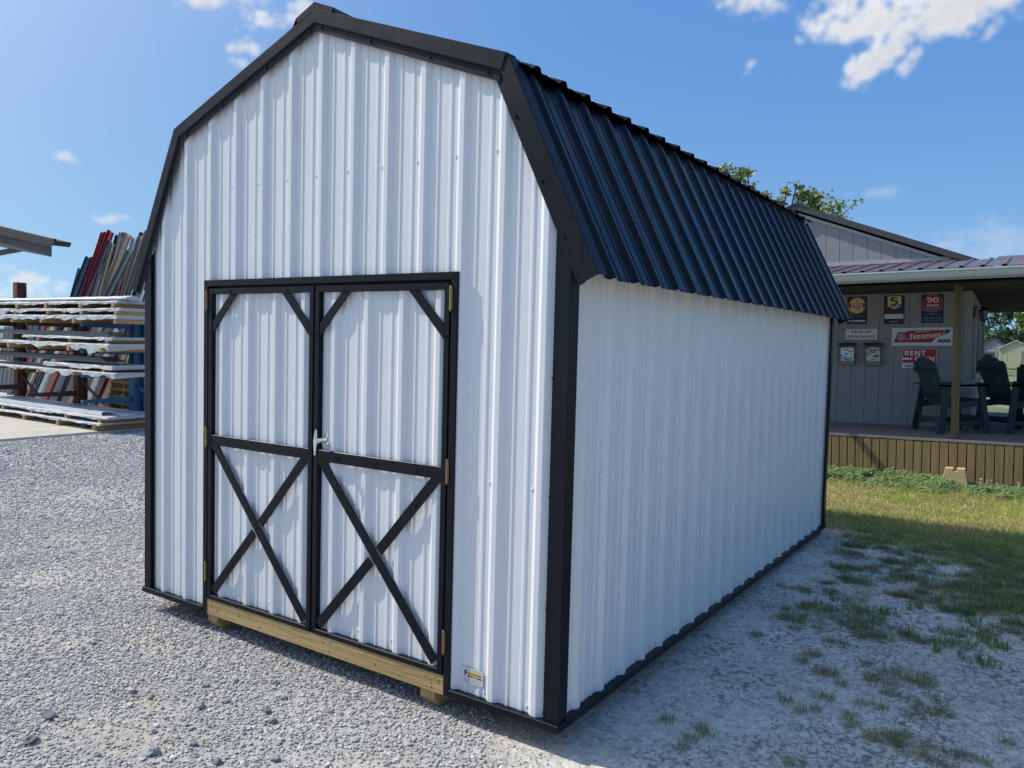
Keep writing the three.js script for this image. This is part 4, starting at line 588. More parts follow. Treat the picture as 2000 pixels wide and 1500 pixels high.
// brochure boxes
for (const [x, label, cols] of [[-1.838, 'clear brochure box with bright blue leaflets under the pick up plaque', ['#3aa7d8', '#14527e', '#e7eef0', '#2b82b4']], [-1.463, 'clear brochure box with grey green leaflets under the pick up plaque', ['#9aa8a0', '#35565c', '#d9d5c6', '#5f7d80']]]) {
  const b = place(thing('brochure_box', label, 'box', 'brochure boxes on the porch wall'), x, 1.5, -1.615), W = 0.225, H = 0.31;
  const c = document.createElement('canvas'); c.width = 256; c.height = 352; const g = c.getContext('2d'), r = mulberry(Math.round(-x * 100)); g.fillStyle = cols[2]; g.fillRect(0, 0, 256, 352); for (let k = 0; k < 46; k++) { g.fillStyle = cols[Math.floor(r() * 4)]; g.save(); g.translate(r() * 256, r() * (cols[0] === '#3aa7d8' ? 340 : 210)); g.rotate((r() - 0.5) * 0.5); g.fillRect(-40, -10, 30 + 60 * r(), 10 + 26 * r()); g.restore(); } if (cols[0] !== '#3aa7d8') { g.fillStyle = '#d8d2c0'; g.fillRect(0, 230, 256, 122); g.fillStyle = '#55524a'; g.fillRect(60, 250, 130, 8); g.fillRect(30, 285, 196, 12); }
  const t = new THREE.CanvasTexture(c); t.colorSpace = THREE.SRGBColorSpace; const e = std(0.5, 0.5, 0.48, 0.6);
  part(b, 'tray', uvm(merge([cspan(-W / 2, W / 2, 0, 0.012, 0, 0.07, 0.003), cspan(-W / 2, -W / 2 + 0.008, 0.0125, H, 0, 0.07, 0.003), cspan(W / 2 - 0.008, W / 2, 0.0125, H, 0, 0.07, 0.003), cspan(-W / 2 + 0.009, W / 2 - 0.009, 0.0125, H, 0, 0.006, 0.002), cspan(-W / 2 + 0.009, W / 2 - 0.009, 0.0125, 0.07, 0.063, 0.07, 0.002)])), std(0.26, 0.22, 0.16, 0.5));
  part(b, 'leaflets', new THREE.BoxGeometry(W - 0.03, H - 0.055, 0.045), [e, e, e, e, new THREE.MeshStandardMaterial({ map: t, roughness: 0.4 }), e], [0, 0.148, 0.038]);
  part(b, 'lid', uvm(cspan(-W / 2 - 0.018, W / 2 + 0.018, H + 0.001, H + 0.035, -0.008, 0.095, 0.012)), std(0.015, 0.016, 0.02, 0.4));
}
// ---------------------------------------------------------------- porch lantern
{
  const l = place(thing('wall_lantern', 'black metal lantern with glass sides on the porch side wall', 'lantern'), -0.157, 2.18, -1.95), blk = std(0.012, 0.012, 0.013, 0.5);
  part(l, 'bracket', merge([cbox(0.02, 0.16, 0.08, 0.004, 0.012, 0.12, 0), beam([0.02, 0.19, 0], [0.13, 0.19, 0], 0.016, 0.016, 0.003)]), blk);
  part(l, 'roof', new THREE.ConeGeometry(0.085, 0.06, 6).translate(0.13, 0.175, 0), blk); part(l, 'base', new THREE.CylinderGeometry(0.045, 0.03, 0.03, 6).translate(0.13, -0.005, 0), blk);
  part(l, 'glass', new THREE.CylinderGeometry(0.066, 0.042, 0.135, 6, 1, true).translate(0.13, 0.075, 0), std(0.16, 0.18, 0.17, 0.15));
  for (let k = 0; k < 6; k++) { const a = k * Math.PI / 3; part(l, 'rib', beam([0.13 + Math.sin(a) * 0.043, 0.005, Math.cos(a) * 0.043], [0.13 + Math.sin(a) * 0.07, 0.147, Math.cos(a) * 0.07], 0.008, 0.008, 0.001), blk); }
}
// ---------------------------------------------------------------- porch chairs (faces +z before it is turned)
function chair(label, x, z, turn) {
  const c = place(thing('porch_chair', label, 'chair', 'tall dark blue slatted chairs on the porch'), x, 0.594, z, turn), M = std(0.01, 0.026, 0.04, 0.5), M2 = std(0.02, 0.055, 0.068, 0.5), S = 0.5;
  for (let k = 0; k < 5; k++) part(c, 'seat_slat', cspan(-0.27, 0.27, S + 0.01 - k * 0.012, S + 0.032 - k * 0.012, 0.22 - k * 0.105 - 0.045, 0.22 - k * 0.105 + 0.052, 0.005), M2);
  const tilt = -0.36;
  for (let k = -2; k <= 2; k++) { const w = 0.052, top = 0.80 - 0.018 * k * k, g = plate([[k * 0.106 * 0.82 - w * 0.78, 0], [k * 0.106 * 0.82 + w * 0.78, 0], [k * 0.115 + w, top - 0.014 * (k + 0.5)], [k * 0.115 + w * 0.4, top + 0.012], [k * 0.115 - w * 0.4, top + 0.012], [k * 0.115 - w, top + 0.014 * (k - 0.5)]], -0.011, 0.011, 0.003).rotateX(tilt).translate(0, S - 0.08, -0.24); part(c, 'back_slat', g, M2); }
  for (const h of [0.16, 0.6]) part(c, 'back_bar', cbox(0.58, 0.07, 0.028, 0.005, 0, h, -0.026).rotateX(tilt).translate(0, S - 0.08, -0.24), M);
  for (const s of [-1, 1]) {
    part(c, 'arm', plate([[-0.06, -0.42], [0.07, -0.42], [0.085, 0.3], [0.03, 0.36], [-0.06, 0.33]], 0, 0.024, 0.004).scale(s, 1, 1).rotateX(Math.PI / 2).translate(s * 0.32, S + 0.255, 0), M2);
    part(c, 'front_leg', beam([s * 0.30, S + 0.23, 0.25], [s * 0.33, 0, 0.34], 0.035, 0.10), M); part(c, 'rear_leg', beam([s * 0.30, S + 0.23, -0.30], [s * 0.33, 0, -0.42], 0.035, 0.11), M); part(c, 'side_rail', beam([s * 0.285, S - 0.03, 0.28], [s * 0.285, S - 0.07, -0.34], 0.03, 0.10), M); part(c, 'side_stretcher', beam([s * 0.315, 0.16, 0.3], [s * 0.315, 0.16, -0.38], 0.03, 0.075), M);
  }
  part(c, 'front_stretcher', cbox(0.60, 0.08, 0.028, 0.004, 0, 0.18, 0.30), M); part(c, 'rear_stretcher', cbox(0.6, 0.09, 0.028, 0.004, 0, 0.2, -0.375), M); part(c, 'foot_rest', cbox(0.56, 0.022, 0.13, 0.004, 0, 0.23, 0.37), M2); part(c, 'apron', cbox(0.54, 0.09, 0.025, 0.004, 0, S - 0.04, 0.275), M);
  c.scale.setScalar(0.9); return c;
}
chair('dark blue slatted chair standing in front of the red rent sign', -0.33, -1.05, 2.25);
chair('dark blue slatted chair between the porch post and the dark bench', 0.42, -1.55, 2.35);
{
  const b = place(thing('porch_bench', 'dark slatted bench at the open end of the porch', 'bench'), 1.15, 0.594, -2.0, -0.3), M = std(0.012, 0.016, 0.022, 0.55);
  for (let k = 0; k < 9; k++) part(b, 'back_slat', cbox(0.12, 0.56, 0.024, 0.005, -0.56 + k * 0.14, 0.62, 0.24), M); for (let k = 0; k < 4; k++) part(b, 'seat_slat', cbox(1.3, 0.024, 0.1, 0.005, 0, 0.45, 0.16 - k * 0.115), M); for (const s of [-1, 1]) { part(b, 'leg', cbox(0.09, 0.66, 0.05, 0.005, s * 0.64, 0.33, -0.26), M); part(b, 'leg', cbox(0.09, 0.9, 0.05, 0.005, s * 0.64, 0.45, 0.27), M); part(b, 'arm', cbox(0.12, 0.025, 0.62, 0.005, s * 0.66, 0.68, 0), M); } part(b, 'top_rail', cbox(1.32, 0.08, 0.04, 0.005, 0, 0.9, 0.24), M);
}
{ // precast footing block leaning by the skirt
  const b = place(new THREE.Mesh(new THREE.BufferGeometry(), wood([0.58, 0.44, 0.22], [0.46, 0.31, 0.12], 0.9, 0.2, 0.8)), -0.19, 0.045, 0.17), s = new THREE.Shape([[-0.15, 0], [0.15, 0], [0.112, 0.205], [0.022, 0.205], [0.022, 0.165], [-0.022, 0.165], [-0.022, 0.205], [-0.108, 0.205]].map((p) => new THREE.Vector2(...p)));
  b.geometry = uvm(new THREE.ExtrudeGeometry(s, { depth: 0.13, bevelEnabled: true, bevelSize: 0.006, bevelThickness: 0.006, bevelSegments: 1, bevelOffset: -0.006 }).translate(0, 0, -0.06)); tag(b, 'footing_block', 'tan notched footing block standing in the clover against the porch skirt', 'block');
}
// ---------------------------------------------------------------- storage racks on the left
{
  const blue = new THREE.MeshStandardMaterial({ map: tex(256, 256, (u, v, o) => { const r = ss(0.62, 0.75, tfbm(u, v, 6, 6, 4)); o[0] = lerp(0.02, 0.16, r); o[1] = lerp(0.10, 0.08, r); o[2] = lerp(0.22, 0.05, r); }, true, [1.5, 1.5]), roughness: 0.6 });
  const rust = new THREE.MeshStandardMaterial({ map: tex(256, 256, (u, v, o) => { const r = tfbm(u, v, 8, 8, 4); o[0] = lerp(0.06, 0.17, r); o[1] = lerp(0.03, 0.075, r); o[2] = lerp(0.02, 0.045, r); }, true, [1.5, 1.5]), roughness: 0.8 });
  const col = (x, mat, label, h) => {
    const g = thing('rack_upright', label, 'rack', 'cantilever racks'); g.position.set(x, 0.03, -5.55);
    part(g, 'column', uvm(merge([cspan(-0.09, 0.09, 0, h, -0.1, -0.085, 0.002), cspan(-0.09, 0.09, 0, h, 0.085, 0.1, 0.002), cspan(-0.007, 0.007, 0, h, -0.084, 0.084, 0.002)]), 'y'), mat);
    part(g, 'base_beam', uvm(cspan(-0.08, 0.08, 0, 0.16, 0.101, 1.0, 0.006), 'z'), mat);
    for (const y of [0.40, 0.86, 1.29, 1.76]) part(g, 'arm', uvm(plate([[0.101, 0], [1.02, 0.03], [1.02, 0.085], [0.101, 0.11]], -0.035, 0.035, 0.003).rotateY(-Math.PI / 2).translate(0, y, 0), 'z'), mat);
    part(g, 'brace', uvm(beam([0, 0.75, 0.02], [0.9, 0.30, 0.02], 0.04, 0.04), 'x'), mat);
  };
  col(-10.95, blue, 'blue steel rack upright holding the right ends of the bundles', 2.15); col(-12.95, rust, 'short rust brown rack upright between the blue one and the tall one', 2.12); col(-15.45, rust, 'tall rust brown rack upright standing above the top bundle', 2.72);
  // wrapped stacks of sheet metal on wood runners
  const film = new THREE.MeshStandardMaterial({ color: lin(0.48, 0.485, 0.49), roughness: 0.45, side: THREE.DoubleSide }), runner = wood([0.46, 0.31, 0.14], [0.27, 0.165, 0.065], 0.85, 0.4, 0.5);
  const steel = [std(0.16, 0.165, 0.17, 0.5), std(0.10, 0.105, 0.11, 0.5)];
  function wrap(x0, x1, y0, y1, z0, z1, seed, rag) { // a slab in loose film: puckered sides and a ragged hem
    const nx = Math.ceil((x1 - x0) / 0.07), ring = [], R = 12;
    const zf = z1, zb = z0, pts = (x, i) => {
      const n = (k, f = 5) => fbm(x * f + seed * 13 + k * 7.7, k * 3.1 + seed, 3) - 0.5, top = y1 + 0.022 * n(1, 2.4), h = y1 - y0, hem = y0 - rag * 1.5 * Math.max(0, n(2, 3.3) * 3.4 + 0.2) + 0.01 * n(9, 14);
      return [[zb, y0], [zb, top], [lerp(zb, zf, 0.3), top + 0.012 * n(3)], [lerp(zb, zf, 0.7), top + 0.014 * n(4, 7)], [zf - 0.03, top + 0.008 * n(5, 9)], [zf + 0.012 + 0.02 * n(6, 8), top - 0.014], [zf + 0.014 + 0.035 * n(7, 9), y0 + h * 0.55], [zf + 0.018 + 0.045 * n(8, 8), hem], [zf - 0.02, hem + 0.008], [zf - 0.03, y0]];
    };
    const pos = [], idx = [], N = 10;
    for (let i = 0; i <= nx; i++) { const x = lerp(x0, x1, i / nx); for (const [z, y] of pts(x, i)) pos.push(x + (i === nx ? 0.03 * (hash(seed, Math.round(y * 90)) - 0.3) : 0), y, z); }
    for (let i = 0; i < nx; i++) for (let k = 0; k < N; k++) { const a = i * N + k, b = i * N + (k + 1) % N, c = a + N, d = b + N; idx.push(a, c, b, b, c, d); }
    for (const i of [0, nx]) for (let k = 1; k < N - 1; k++) idx.push(i * N, i * N + k, i * N + k + 1);
    const g = new THREE.BufferGeometry(); g.setAttribute('position', new THREE.Float32BufferAttribute(pos, 3)); g.setIndex(idx); const f = g.toNonIndexed(); f.computeVertexNormals(); return f;
  }
  const where = ['', '', '', '', '', '', '', '', ''];
  const stack = (x0, x1, y0, y1, z0, z1, seed, rag, runH, label, group) => {
    const b = thing('wrapped_bundle', label, 'bundle', group); b.position.set((x0 + x1) / 2, y0 - runH, (z0 + z1) / 2); const ox = -(x0 + x1) / 2, oy = -(y0 - runH), oz = -(z0 + z1) / 2;
    part(b, 'wrap', wrap(x0, x1, y0, y1, z0, z1, seed, rag).translate(ox, oy, oz), film); const r = mulberry(seed);
    part(b, 'sheets', span(x0 + 0.01, x1 - 0.02, y0 + 0.002, y1 - 0.02, z0 + 0.02, z1 - 0.04).translate(ox, oy, oz), steel[0]);
    for (let x = x1 - 0.06 - 0.25 * r(); x > x0 + 0.1; x -= 1.0 + 0.3 * r()) part(b, 'runner', uvm(cspan(x - 0.045, x + 0.045, y0 - runH, y0 - 0.001, z0 + 0.03, z1 + 0.03 * r(), 0.004).translate(ox, oy, oz), 'z', x), runner);
  };
  stack(-16.6, -10.15, 0.135, 0.175, -5.5, -4.42, 1, 0.03, 0.1, 'lowest film wrapped bundle on wood runners near the slab', 'wrapped bundles on the rack'); stack(-16.8, -10.0, 0.245, 0.285, -5.5, -4.46, 2, 0.02, 0.068, 'film wrapped bundle lying on the lowest bundle', 'wrapped bundles on the rack');
  stack(-16.2, -9.75, 1.015, 1.05, -5.4, -4.46, 3, 0.05, 0.06, 'film wrapped bundle directly on the second rack arms', 'wrapped bundles on the rack'); stack(-12.2, -9.9, 1.105, 1.165, -5.3, -4.5, 4, 0.02, 0.05, 'short film wrapped bundle under the lower grey trim pack', 'wrapped bundles on the rack');
  stack(-15.9, -9.95, 1.47, 1.53, -5.4, -4.46, 5, 0.06, 0.085, 'film wrapped bundle directly on the third rack arms', 'wrapped bundles on the rack'); stack(-13.0, -9.9, 1.60, 1.645, -5.3, -4.5, 6, 0.02, 0.06, 'short film wrapped bundle under the upper grey trim pack', 'wrapped bundles on the rack');
  stack(-16.5, -9.7, 1.955, 2.02, -5.45, -4.46, 7, 0.03, 0.08, 'film wrapped bundle directly on the top rack arms', 'wrapped bundles on the rack'); stack(-16.4, -9.65, 2.085, 2.135, -5.4, -4.48, 8, 0.04, 0.06, 'film wrapped bundle second from the top of the rack', 'wrapped bundles on the rack'); stack(-16.1, -9.75, 2.215, 2.26, -5.4, -4.5, 9, 0.02, 0.075, 'film wrapped bundle under the long white roll on top', 'wrapped bundles on the rack');
  { const g = new THREE.CylinderGeometry(0.05, 0.05, 4.9, 12, 60).rotateZ(Math.PI / 2).scale(1, 0.8, 2.6), p = g.attributes.position; for (let i = 0; i < p.count; i++) { const k = 1 + 0.35 * (fbm(p.getX(i) * 5, Math.atan2(p.getY(i), p.getZ(i)) * 2 + 5, 3) - 0.5) * (Math.abs(p.getX(i)) > 1.9 ? 2 : 0.8); p.setY(i, p.getY(i) * k); p.setZ(i, p.getZ(i) * k); } g.computeVertexNormals(); const m = new THREE.Mesh(g, film); m.position.set(-12.1, 2.305, -4.72); tag(m, 'wrapped_roll', 'long white film wrapped roll lying on top of the rack', 'roll'); }
  for (const [x0, x1, y, h, l, k] of [[-16.0, -10.25, 1.215, 0.075, 'dark grey folded trim pack on the second rack level', 1], [-15.6, -10.1, 1.66, 0.075, 'mid grey folded trim pack on the third rack level', 0]]) {
    const t = thing('channel_pack', l, 'trim', 'grey trim packs on the rack'); t.position.set((x0 + x1) / 2, y, -4.75); const w = (x1 - x0) / 2;
    for (let i = 0; i < 4; i++) part(t, 'folded_trim', uvm(merge([cspan(-w + 0.1 * i, w - 0.09 * i, i * h / 4, (i + 0.8) * h / 4, -0.2, 0.16 - 0.02 * i, 0.003), cspan(-w + 0.1 * i, w - 0.09 * i, i * h / 4 - 0.012, (i + 0.8) * h / 4 - 0.001, 0.162 - 0.02 * i, 0.168 - 0.02 * i, 0.002)])), steel[k]);
  }
  for (const [x0, x1, z, y, l] of [[-16, -10.35, -4.56, 0.287, 'long white folded trim lying on the bottom bundle, front one']]) { const t = new THREE.Mesh(merge([span(x0, x1, y, y + 0.06, z - 0.004, z), span(x0, x1, y + 0.056, y + 0.06, z - 0.22, z - 0.0045), span(x0, x1 + 0.3, y, y + 0.02, z - 0.42, z - 0.24)]), std(0.66, 0.68, 0.71, 0.35)); tag(t, 'white_channel', l, 'trim'); }

  // coloured trims leaning upright behind the racks: [foot x, top x, top y, width, colour]
  const pal = { g: [0.17, 0.175, 0.18], n: [0.02, 0.045, 0.085], r: [0.22, 0.018, 0.028], p: [0.075, 0.05, 0.065], w: [0.36, 0.38, 0.39], b: [0.085, 0.04, 0.03], t: [0.36, 0.27, 0.2], R: [0.25, 0.02, 0.03], l: [0.33, 0.33, 0.38], c: [0.47, 0.42, 0.31], o: [0.2, 0.19, 0.14] };
  const word = { g: 'grey', n: 'navy', r: 'red', p: 'plum', w: 'pale grey', b: 'brown', t: 'tan', R: 'bright red', l: 'lilac grey', c: 'cream', o: 'olive' };
  const L = [[-17.35, -16.26, 3.21, 0.13, 'g'], [-17.63, -15.83, 3.43, 0.3, 'n'], [-17.25, -15.62, 3.44, 0.16, 'n'], [-16.88, -15.2, 4.0, 0.18, 'r'], [-16.9, -15.0, 3.98, 0.25, 'r'], [-16.73, -14.8, 4.02, 0.17, 'r'], [-17.14, -14.77, 3.78, 0.12, 'p'], [-16.34, -14.71, 3.92, 0.19, 'p'], [-15.35, -14.5, 3.98, 0.16, 'w'], [-15.22, -14.34, 3.97, 0.13, 'n'], [-15.26, -14.25, 3.9, 0.21, 'b'], [-15.63, -14.3, 3.83, 0.15, 'w'], [-15.96, -14.08, 3.92, 0.17, 't'], [-16.38, -13.92, 3.51, 0.15, 'g'], [-15.25, -13.72, 3.93, 0.19, 'R'], [-12.6, -13.62, 3.89, 0.12, 'w'], [-15.25, -13.37, 3.93, 0.12, 'l'], [-15.27, -13.8, 3.49, 0.2, 't'], [-15.92, -13.9, 2.9, 0.3, 'r'], [-14.91, -13.3, 3.92, 0.08, 'c'], [-14.78, -13.22, 3.93, 0.09, 'o'], [-14.68, -13.15, 3.94, 0.1, 'g'], [-14.63, -13.07, 3.93, 0.1, 'w'], [-14.59, -13.0, 3.91, 0.1, 'g'], [-14.53, -12.93, 3.9, 0.09, 'c'], [-14.3, -12.8, 4.0, 0.19, 'w'], [-16.65, -14.45, 3.46, 0.15, 't'], [-16.82, -14.84, 3.58, 0.12, 'p'], [-14.1, -12.6, 3.85, 0.2, 'g'], [-13.9, -12.4, 3.95, 0.2, 'w'], [-14.0, -13.5, 2.4, 0.2, 'p'], [-13.4, -13.0, 2.2, 0.2, 'g']];
  { const r = mulberry(55), cs = 'gwotgclwtg'; for (let k = 0; k < 16; k++) { const tx = -15.0 + 2.5 * k / 16 + 0.08 * r(); L.push([tx - 1.2 - 0.5 * r(), tx, 3.35 + 0.65 * r(), 0.08 + 0.09 * r(), cs[k % 10]]); } }
  const used = {};
  L.forEach(([fx, tx, ty, w, c], i) => {
    const z = -6.95 + 0.035 * (i % 7) - (i > 25 ? 0.05 : 0), len = Math.hypot(tx - fx, ty), d = 0.03 + 0.02 * hash(i, 5);
    const g = merge([cbox(w, len, 0.006, 0.001, 0, len / 2, 0), cbox(0.006, len - 0.01, d, 0.001, w / 2 - 0.003, len / 2, -d / 2 - 0.0035), cbox(0.006, len - 0.02, d, 0.001, -w / 2 + 0.003, len / 2, d / 2 + 0.0035)]);
    const m = new THREE.Mesh(g, std(...pal[c], 0.42)); m.position.set(fx, 0.036, z); m.rotation.set(-0.1, (hash(i, 2) - 0.5) * 0.5, -Math.atan2(tx - fx, ty), 'ZXY');
    const size = w > 0.17 ? 'wide ' : w < 0.11 ? 'narrow ' : '', hgt = ty < 3 ? 'short ' : ty > 3.95 ? 'extra tall ' : '';
    tag(m, 'metal_strip', `${hgt}${size}${word[c]} metal trim leaning upright in the row behind the racks`, 'trim', 'coloured metal trims leaning upright behind the racks');
  });
  { // siding sheets leaning behind the upright trims
    for (let k = 0; k < 8; k++) { const c = [[0.12, 0.125, 0.12], [0.06, 0.065, 0.07], [0.16, 0.16, 0.15], [0.035, 0.05, 0.075]][k % 4], m = new THREE.Mesh(ribSheet(0, 1.02, 0.05, () => 0, () => 1.75 + 0.22 * hash(k, 6), (a, b, h) => [a, b, h], { step: 1 }), std(...c, 0.5)); m.position.set(-20.4 + k * 0.99, 0.04, -7.15 - 0.02 * (k % 3)); m.rotation.set(-0.13, 0, 0); tag(m, 'ribbed_sheet', `${['olive grey', 'charcoal', 'light grey', 'slate blue'][k % 4]} ribbed sheet leaning low behind the upright trims${k > 3 ? ', nearer the blue upright' : ', nearer the tall brown upright'}`, 'sheet', 'ribbed sheets leaning behind the racks'); }
    const dark = 'nprgtbnwgprotn', r = mulberry(31);
    for (let i = 0; i < 26; i++) { const c = dark[i % dark.length], fx = -18.2 + i * 0.17 + 0.1 * r(), len = 1.9 + 0.7 * r(), w = 0.1 + 0.1 * r(), m = new THREE.Mesh(merge([cbox(w, len, 0.006, 0.001, 0, len / 2, 0), cbox(0.006, len - 0.01, 0.035, 0.001, w / 2 - 0.003, len / 2, -0.021)]), std(...pal[c], 0.42)); m.position.set(fx, 0.04, -6.45 - 0.12 * r()); m.rotation.set(-0.16, 0, -0.42 + 0.1 * (r() - 0.5), 'ZXY'); tag(m, 'metal_strip', `cut down ${word[c]} metal trim leaning low in front of the tall row`, 'trim', 'cut down trims leaning behind the racks'); }
  }
  { // leaning frame the trims rest on
    const g = thing('leaning_frame', 'dark steel frame that the upright trims lean against', 'frame'); g.position.set(-15, 0.03, -7.45); for (const x of [-2.6, 0, 2.6]) part(g, 'upright', uvm(cspan(x - 0.05, x + 0.05, 0, 2.1, -0.05, 0.05, 0.004), 'y'), rust); for (const y of [1.0, 2.0]) part(g, 'rail', uvm(cspan(-2.7, 2.7, y, y + 0.08, 0.051, 0.1, 0.004), 'x'), rust);
  }
  { // pallets behind the blue upright
    for (let k = 0; k < 6; k++) { const p = thing('wood_pallet', `${['bottom pallet', 'pallet second from the bottom', 'pallet third from the bottom', 'pallet third from the top', 'pallet second from the top', 'top pallet'][k]} of the stack behind the blue rack upright`, 'pallet', 'stacked pallets behind the rack'); p.position.set(-11.9 + 0.02 * k, 0.036 + k * 0.142, -6.3); for (let i = 0; i < 6; i++) part(p, 'deck_board', uvm(cspan(-0.5, 0.5, 0.12, 0.14, -0.5 + i * 0.18, -0.4 + i * 0.18, 0.003), 'x', i), runner); for (const x of [-0.45, 0, 0.45]) part(p, 'stringer', uvm(cspan(x - 0.02, x + 0.02, 0.021, 0.119, -0.5, 0.5, 0.003), 'z'), runner); for (const z of [-0.45, 0, 0.42]) part(p, 'bottom_board', uvm(cspan(-0.5, 0.5, 0, 0.02, z, z + 0.09, 0.003), 'x'), runner); }
  }
  { // open canopy whose roof corner shows at the far left
    const c = thing('open_canopy', 'grey open sided canopy roof with gutter edge beyond the racks', 'canopy'); c.position.set(-18.85, 0, -8); const M = new THREE.MeshStandardMaterial({ map: tex(256, 256, (u, v, o) => { const s = ss(0.55, 0.75, tfbm(u, v, 3, 8, 4)) * 0.5, k = 0.9 + 0.2 * tfbm(u, v, 20, 20, 2); o[0] = lerp(0.085, 0.06, s) * k; o[1] = lerp(0.085, 0.045, s) * k; o[2] = lerp(0.09, 0.04, s) * k; }, true, [0.5, 0.5]), roughness: 0.9 }), Dk = std(0.018, 0.018, 0.02, 0.6);
    part(c, 'fascia', uvm(plate([[-8, 4.75], [-0.38, 3.70], [-0.37, 3.965], [-8, 5.245]], -0.06, -0.02, 0.004), 'x'), M); part(c, 'edge_trim', uvm(plate([[-8, 5.25], [-0.37, 3.968], [-0.1, 3.99], [0, 4.08], [-0.06, 4.16], [-8, 5.51]], -0.019, 0.06, 0.006), 'x'), Dk);
    part(c, 'roof', uvm(plate([[-8, 5.3], [-0.3, 4.0], [-0.2, 4.12], [-8, 5.46]], -0.5, -0.061, 0.004), 'x'), Dk); part(c, 'tie_beam', uvm(beam([-2.3, 4.02, -0.2], [-9, 3.7, -0.2], 0.1, 0.14), 'x'), M); for (const [x, z] of [[-7, -0.3]]) part(c, 'post', uvm(cspan(x - 0.08, x + 0.08, -0.1, 5.3, z - 0.08, z + 0.08, 0.01), 'y'), Dk);
  }
}
// ---------------------------------------------------------------- trees
const barkMat = std(0.09, 0.07, 0.05, 0.95);
function tree(name, label, group, base, trunkH, trunkR, lobes, leaf, count, cols, seed) {
  const t = thing(name, label, 'tree', group); t.position.set(...base); const r = mulberry(seed), tr = [];
  const limb = (a, b, r0, r1) => { const A = new THREE.Vector3(...a), B = new THREE.Vector3(...b), g = new THREE.CylinderGeometry(r1, r0, A.distanceTo(B), 7, 1), q = new THREE.Quaternion().setFromUnitVectors(new THREE.Vector3(0, 1, 0), B.clone().sub(A).normalize()); g.applyQuaternion(q); const m = A.add(B).multiplyScalar(0.5); return g.translate(m.x, m.y, m.z); };
  tr.push(limb([0, -0.1, 0], [0.05 * trunkH * (r() - 0.5), trunkH, 0], trunkR, trunkR * 0.7));
  const pos = [], col = [];
  const tot = lobes.reduce((s, l) => s + l[3] ** 2 * (l[4] ?? 1), 0);
  for (const [x, y, z, R, wgt = 1] of lobes) {
    tr.push(limb([0, trunkH * (0.75 + 0.2 * r()), 0], [x, y - R * 0.3, z], trunkR * 0.35, trunkR * 0.09)); const twigs = [];
    for (let k = 0; k < 9; k++) { const v = new THREE.Vector3(r() - 0.5, r() * 0.9 - 0.2, r() - 0.5).normalize().multiplyScalar(R * (0.75 + 0.35 * r())); twigs.push(v); tr.push(limb([x, y - R * 0.3, z], [x + v.x, y + v.y, z + v.z], trunkR * 0.07, trunkR * 0.02)); }
    const n = Math.round(count * R * R * wgt / tot);
    for (let k = 0; k < n; k++) {
      const tw = twigs[Math.floor(r() * 9)], s = 0.25 + 0.8 * r(), j = R * 0.26, cx = x + tw.x * s + (r() - 0.5) * 2 * j * r(), cy = y - R * 0.3 * (1 - s) + tw.y * s + (r() - 0.5) * 2 * j * r(), cz = z + tw.z * s + (r() - 0.5) * 2 * j * r(), L = leaf * (0.6 + 0.8 * r());
      const a = new THREE.Vector3(r() - 0.5, r() * 0.6 - 0.5, r() - 0.5).normalize(), b = new THREE.Vector3(r() - 0.5, r() - 0.5, r() - 0.5).cross(a).normalize(), nn = new THREE.Vector3().crossVectors(a, b).multiplyScalar(L * 0.15);
      const P = (u, v, w) => [cx + a.x * u * L + b.x * v * L + nn.x * w, cy + a.y * u * L + b.y * v * L + nn.y * w, cz + a.z * u * L + b.z * v * L + nn.z * w];
      const p0 = P(0, 0, 0), p1 = P(0.5, 0.42, 1), p2 = P(1, 0, -0.5), p3 = P(0.5, -0.42, 1); pos.push(...p0, ...p1, ...p2, ...p0, ...p2, ...p3);
      const c = cols[Math.floor(r() * cols.length)], kk = 0.75 + 0.5 * r(); for (let q = 0; q < 6; q++) col.push(c[0] * kk, c[1] * kk, c[2] * kk);
    }
  }
  part(t, 'trunk', merge(tr), barkMat); const g = new THREE.BufferGeometry(); g.setAttribute('position', new THREE.Float32BufferAttribute(pos, 3)); g.setAttribute('color', new THREE.Float32BufferAttribute(col, 3)); g.computeVertexNormals();
  part(t, 'crown', g, new THREE.MeshPhysicalMaterial({ vertexColors: true, roughness: 0.6, side: THREE.DoubleSide, transmission: 0.3, thickness: 0 }));
}
const mapleCols = [[0.22, 0.32, 0.07], [0.3, 0.36, 0.09], [0.15, 0.23, 0.05], [0.38, 0.36, 0.16]];
